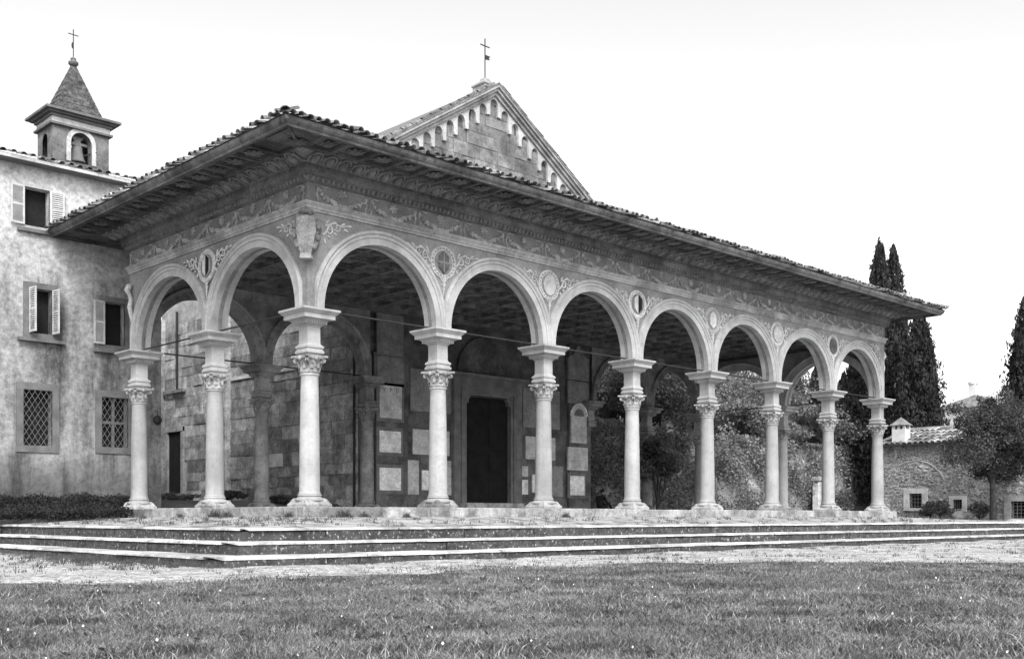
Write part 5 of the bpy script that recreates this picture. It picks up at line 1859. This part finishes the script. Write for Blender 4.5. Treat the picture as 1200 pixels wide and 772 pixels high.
# boulder at the foot of the outbuilding
x, y, _ = at(1124, 604, 50)
mb = MB().ell((0, 0, 0), (.3, .32, .26), 10, 7)
weather(mb, .035, 8)
bo = put('boulder', mb.mesh('boulder', 30), 'ashlar_pale', None, (x, y, float(hgt(x, y)) + .15))
tag(bo, 'pale rounded boulder lying at the foot of the outbuilding wall', 'boulder')
for i, (u, t, w) in enumerate(((1102, 50.5, 1.5), (1090, 51, 1.0), (1148, 49, 1.0))):
    x, y, _ = at(u, 603, t)
    shrub(x, y, float(hgt(x, y)), w, 0.9, 700, 'weeds', 'low weedy bush at the foot of the outbuilding', 'shrub', 'weedy bushes by the outbuilding', 0.06)

# ------------------------------------------------------------------ hedge along the house and planting in the court
hx0, hx1 = -13.0, 0.3
hd = empty('hedge', (-6, 9.0, 0.0), 'dark low hedge growing along the foot of the plaster house', 'hedge')
n = 100000
px_ = rng.uniform(hx0, hx1, n); py_ = rng.uniform(7.4, 10.5, n)
hh = 0.26 + 0.14 * sstep(-5.5, -1.6, px_) + .05 * np.sin(px_ * 5.1 + 1) + .05 * np.sin(px_ * 2.3) * np.sin(py_ * 3)
zz = np.maximum(hgt(px_, py_), -.12) + 0.02 + hh * rng.uniform(0, 1, n) ** .45 * (0.55 + .45 * sstep(7.3, 9.2, py_)) * 1.1
hk = (px_ < -.75) | (py_ > 9.35)
put('foliage', np_mesh('foliage', leaves(np.stack([px_, py_, np.maximum(zz, -.15) + np.abs(rng.normal(0, .05, n))], 1)[hk], 0.032, .6), 4), 'hedge', hd)
mb = MB()
for i in range(40):
    x = hx0 + (hx1 - hx0) * (i + .5) / 40
    mb.tube([(x, 8.3, float(hgt(x, 8.3)) - .1), (x + .1, 8.3, float(hgt(x, 8.3)) + .35)], .015, 5)
put('stems', mb, 'bark', hd)
for i, (x, y, w) in enumerate(((6.3, 21.8, 1.5), (7.4, 20.4, 1.2), (7.6, 16.5, 1.0), (7.7, 12.6, .9), (7.9, 10.6, .8), (4.8, 22.6, 1.6))):
    shrub(x, y, float(hgt(x, y)), w, rnd.uniform(.35, .6), 1500, 'weeds', 'low dark shrub growing at the foot of the church flank', 'shrub', 'shrubs in the court behind the portico', 0.045)

# ------------------------------------------------------------------ lawn and weeds
def blades(x, y, z, h, w, lean=0.5):
    n = len(x)
    a = rng.uniform(0, 2 * np.pi, n); b = rng.uniform(0, 2 * np.pi, n)
    hh = h * rng.uniform(.5, 1.25, n); ww = w * rng.uniform(.7, 1.3, n)
    l = lean * hh * rng.uniform(.2, 1.2, n)
    p = np.stack([x, y, z], 1)
    e = np.stack([np.cos(a), np.sin(a), np.zeros(n)], 1) * ww[:, None]
    d = np.stack([np.cos(b), np.sin(b), np.zeros(n)], 1)
    mid = p + d * (l * .35)[:, None] + np.array([0, 0, 1]) * (hh * .6)[:, None]
    tip = p + d * l[:, None] + np.array([0, 0, 1]) * hh[:, None]
    q = np.empty((n, 4, 3))
    q[:, 0] = p - e; q[:, 1] = p + e; q[:, 2] = mid + e * .7; q[:, 3] = mid - e * .7
    t = np.empty((n, 3, 3))
    t[:, 0] = mid - e * .7; t[:, 1] = mid + e * .7; t[:, 2] = tip
    return q.reshape(-1, 3), t.reshape(-1, 3)


def mixed_mesh(name, q, t):
    me = bpy.data.meshes.new(name)
    nv = len(q) + len(t)
    me.vertices.add(nv); me.vertices.foreach_set('co', np.concatenate([q, t]).astype(np.float32).ravel())
    me.loops.add(nv); me.loops.foreach_set('vertex_index', np.arange(nv, dtype=np.int32))
    nq, ntr = len(q) // 4, len(t) // 3
    me.polygons.add(nq + ntr)
    st_ = np.concatenate([np.arange(nq) * 4, nq * 4 + np.arange(ntr) * 3]).astype(np.int32)
    me.polygons.foreach_set('loop_start', st_)
    me.polygons.foreach_set('loop_total', np.concatenate([np.full(nq, 4), np.full(ntr, 3)]).astype(np.int32))
    me.update(calc_edges=True)
    return me


n = 600000
t = 5.2 + (27 - 5.2) * rng.uniform(0, 1, n) ** 1.35
l = rng.uniform(-0.50, 0.60, n) * t
x = CAMX + _s * t + _c * l; y = CAMY + _c * t - _s * l
ed = edge_y(x) + 0.22 * np.sin(x * 2.1) + .15 * np.sin(x * 5.3 + 1)
patch = .6 * np.sin(x * 1.1 + 2 * np.sin(y * .7)) * np.sin(y * .9 + 1.3 * np.sin(x * .5)) + .5 * np.sin(x * 3.7 + 1.5 * np.sin(y * 2.9)) * np.sin(y * 4.3 + np.sin(x * 2.2))
fade = (ed - y)
bare = np.sin(x * .55 + 1.7 * np.sin(y * .6 + 1)) * np.sin(y * 1.15 + 1.2 * np.sin(x * .9)) < -.62
keep = (~bare | (rng.uniform(0, 1, n) < .35)) & (fade + rng.normal(0, .45, n) > 0.05) & (rng.uniform(0, 1, n) < .72 + .5 * patch)
x, y, t, patch = x[keep], y[keep], t[keep], patch[keep]
z = hgt(x, y) + 0.02 * np.sin(x * 1.7) * np.sin(y * 1.3) - .004
q, tr = blades(x, y, z, 0.054 * (1 + .6 * patch), 0.0052 + 0.00028 * np.maximum(t - 6, 0), 0.8)
stuff(put('lawn_grass', mixed_mesh('lawn_grass', q, tr), 'grass'))
bpy.data.objects['lawn_grass']['label'] = 'short uneven meadow grass in front of the gravel walk'
bpy.data.objects['lawn_grass']['category'] = 'grass'
k = (rng.uniform(0, 1, len(x)) < .035 + .05 * (np.sin(x * .8 + 1) * np.sin(y * 1.3) > .2))
q, tr = blades(x[k] + rng.normal(0, .02, k.sum()), y[k], z[k], 0.075, 0.0042 + 0.0002 * np.maximum(t[k] - 6, 0), 1.3)
o = stuff(put('dry_grass', mixed_mesh('dry_grass', q, tr), 'straw'))
o['label'] = 'pale dry blades standing among the meadow grass'; o['category'] = 'grass'
# broad-leaved clumps that break the even sward
k = rng.choice(len(x), 2600, replace=False)
cl = np.repeat(np.stack([x[k], y[k], z[k] + .02], 1), 9, 0) + rng.normal(0, .035, (2600 * 9, 3)) * np.array([1, 1, .35])
o = stuff(put('meadow_herbs', np_mesh('meadow_herbs', leaves(cl, .022, .55, up=.6), 4), 'weeds'))
o['label'] = 'dark broad-leaved herbs in the meadow grass'; o['category'] = 'weeds'
# daisies and seed heads
n = 160
t = rng.uniform(5.5, 18, n); l = rng.uniform(-.5, .58, n) * t
x = CAMX + _s * t + _c * l; y = CAMY + _c * t - _s * l
k = edge_y(x) - y > .2
x, y = x[k], y[k]
pts = np.stack([x, y, hgt(x, y) + rng.uniform(.03, .075, len(x))], 1)
o = stuff(put('daisies', np_mesh('daisies', leaves(pts, .009, .9, up=2.0), 4), 'flower'))
o['label'] = 'tiny white daisies scattered through the meadow grass'; o['category'] = 'flowers'
# weeds on gravel, in the joints of the steps and along the stylobate
xs_, ys_, zs_ = [], [], []


def scatter(n, fx):
    for _ in range(n):
        p = fx()
        m_ = rnd.randint(5, 16)
        for _ in range(m_):
            xs_.append(p[0] + rnd.gauss(0, .05)); ys_.append(p[1] + rnd.gauss(0, .05)); zs_.append(p[2])


def gravel_pt():
    while True:
        x = rnd.uniform(-13, 24); y = rnd.uniform(-13, 4)
        if y > edge_y(x) and (y < -5.6 or x < -5.6) and rnd.random() < .35 + .5 * (math.sin(x * 1.3) * math.sin(y * 1.9) > .1):
            return (x, y, float(hgt(x, y)))


scatter(650, gravel_pt)
scatter(420, lambda: (rnd.uniform(-5.5, 31), -5.47 - abs(rnd.gauss(0, .10)), GZ))
scatter(260, lambda: (-5.47 - abs(rnd.gauss(0, .12)), rnd.uniform(-5.4, 4), GZ + .02))
scatter(480, lambda: (-5.5 - abs(rnd.gauss(0, .9)), rnd.uniform(-5.0, 7), 99))
scatter(260, lambda: (rnd.uniform(-3.8, 31.5), rnd.uniform(-3.9, -0.9), -.16))
scatter(150, lambda: (rnd.uniform(-3.8, -.9), rnd.uniform(-3.9, 8), -.12))
zs_w = np.array(zs_)
xw, yw = np.array(xs_), np.array(ys_)
zs_w = np.where(zs_w == 99, hgt(xw, yw) + .02, zs_w)
zs_w = np.where(zs_w == -.16, -.198 + .2 * np.clip((yw + 4.02) / 3.5, 0, 1), zs_w)
zs_w = np.where(zs_w == -.12, -.198 + .2 * np.clip((xw + 4.02) / 3.5, 0, 1), zs_w)
q, tr = blades(xw, yw, zs_w, 0.075, 0.006, 0.9)
o = stuff(put('path_weeds', mixed_mesh('path_weeds', q, tr), 'weeds'))
o['label'] = 'scattered weeds in the gravel and the joints of the steps'; o['category'] = 'weeds'
# larger tufts against the stylobate
Q, TR = [], []
for i, (x, y, s) in enumerate(((-0.62, 3.2, .34), (-0.62, 2.6, .26), (-.62, -.1, .2), (0.5, -.64, .3), (1.1, -.64, .2), (2.4, -.64, .16), (8.2, -.64, .2), (-.62, 5.0, .14))):
    n = 260
    al = rng.normal(0, .55 * s, n); ac = -np.abs(rng.normal(0, .18 * s, n))
    xx = x + (ac if x < -.5 else al); yy = y + (al if x < -.5 else ac)
    hh_ = s * np.exp(-(al / (.7 * s)) ** 2) * rng.uniform(.35, 1.1, n)
    q, tr = blades(xx, yy, np.full(n, -.02), hh_, .006, 1.1)
    Q.append(q); TR.append(tr)
o = stuff(put('stylobate_weeds', mixed_mesh('stylobate_weeds', np.concatenate(Q), np.concatenate(TR)), 'weeds'))
o['label'] = 'dark weeds growing against the foot of the stylobate'; o['category'] = 'weeds'

# ------------------------------------------------------------------ person sitting at the corner of the church front
PXc, PYc = 20.45, 8.35


def person():
    root = empty('person', (PXc, PYc, ZF), 'person in dark clothes sitting on the porch floor against the church corner', 'person')
    J = {'pelvis': (0, 0, .14), 'waist': (-.03, .02, .32), 'chest': (.0, .0, .52), 'neck': (.06, -.03, .66), 'head0': (.08, -.05, .72),
         'hipL': (.05, .1, .13), 'kneeL': (.36, .14, .40), 'ankL': (.52, .14, .07), 'toeL': (.66, .14, .035),
         'hipR': (.05, -.1, .13), 'kneeR': (.40, -.12, .36), 'ankR': (.60, -.14, .07), 'toeR': (.74, -.15, .035),
         'shL': (-.01, .18, .58), 'elL': (.14, .24, .38), 'wrL': (.34, .14, .42), 'shR': (-.01, -.18, .58), 'elR': (.16, -.24, .36), 'wrR': (.36, -.13, .39)}
    R = {'pelvis': .13, 'waist': .125, 'chest': .145, 'neck': .06, 'head0': .055, 'hip': .095, 'knee': .07, 'ank': .045, 'toe': .04, 'sh': .075, 'el': .05, 'wr': .036}
    E_ = [('pelvis', 'waist'), ('waist', 'chest'), ('chest', 'neck'), ('neck', 'head0')]
    for s in 'LR':
        E_ += [('pelvis', 'hip' + s), ('hip' + s, 'knee' + s), ('knee' + s, 'ank' + s), ('ank' + s, 'toe' + s), ('chest', 'sh' + s), ('sh' + s, 'el' + s), ('el' + s, 'wr' + s)]
    nm = list(J)
    me = bpy.data.meshes.new('body')
    me.from_pydata([J[k] for k in nm], [(nm.index(a), nm.index(b)) for a, b in E_], [])
    o = put('body', me, 'cloth', root, (PXc, PYc, ZF))
    o.modifiers.new('skin', 'SKIN')
    for i, k in enumerate(nm):
        key = k if k in R else k[:-1]
        me.skin_vertices[0].data[i].radius = (R[key], R[key])
    me.skin_vertices[0].data[0].use_root = True
    sb = o.modifiers.new('sub', 'SUBSURF'); sb.levels = 2; sb.render_levels = 2
    hb = MB().ell((.11, -.06, .82), (.095, .078, .125), 14, 10).ell((.205, -.06, .81), (.018, .016, .024), 6, 5).ell((.11, -.14, .815), (.02, .012, .03), 6, 5).ell((.11, .02, .815), (.02, .012, .03), 6, 5).ell((.195, -.06, .765), (.012, .03, .008), 6, 4)
    hb.ell((.19, -.09, .835), (.012, .014, .009), 6, 4).ell((.19, -.03, .835), (.012, .014, .009), 6, 4)
    put('head', hb.mesh('head', 60), 'skin', root, (PXc, PYc, ZF))
    put('hair', MB().ell((.085, -.06, .855), (.10, .088, .105), 14, 9).mesh('hair', 60), 'hair', root, (PXc, PYc, ZF))
    for s, c0 in (('L', J['wrL']), ('R', J['wrR'])):
        hm = MB().ell((c0[0] + .05, c0[1], c0[2]), (.05, .038, .018), 9, 6)
        for f in range(4):
            yo = -.028 + .0187 * f
            ln = (.05, .065, .068, .055)[f]
            hm.tube([(c0[0] + .085, c0[1] + yo, c0[2]), (c0[0] + .085 + ln * .6, c0[1] + yo, c0[2] - .006), (c0[0] + .085 + ln, c0[1] + yo, c0[2] - .03)], [.009, .008, .006], 6)
        sg = -1 if s == 'L' else 1
        hm.tube([(c0[0] + .03, c0[1] + sg * .03, c0[2]), (c0[0] + .06, c0[1] + sg * .06, c0[2] - .01), (c0[0] + .085, c0[1] + sg * .062, c0[2] - .02)], [.011, .01, .007], 6)
        put('hand', hm.mesh('hand', 60), 'skin', root, (PXc, PYc, ZF))


person()
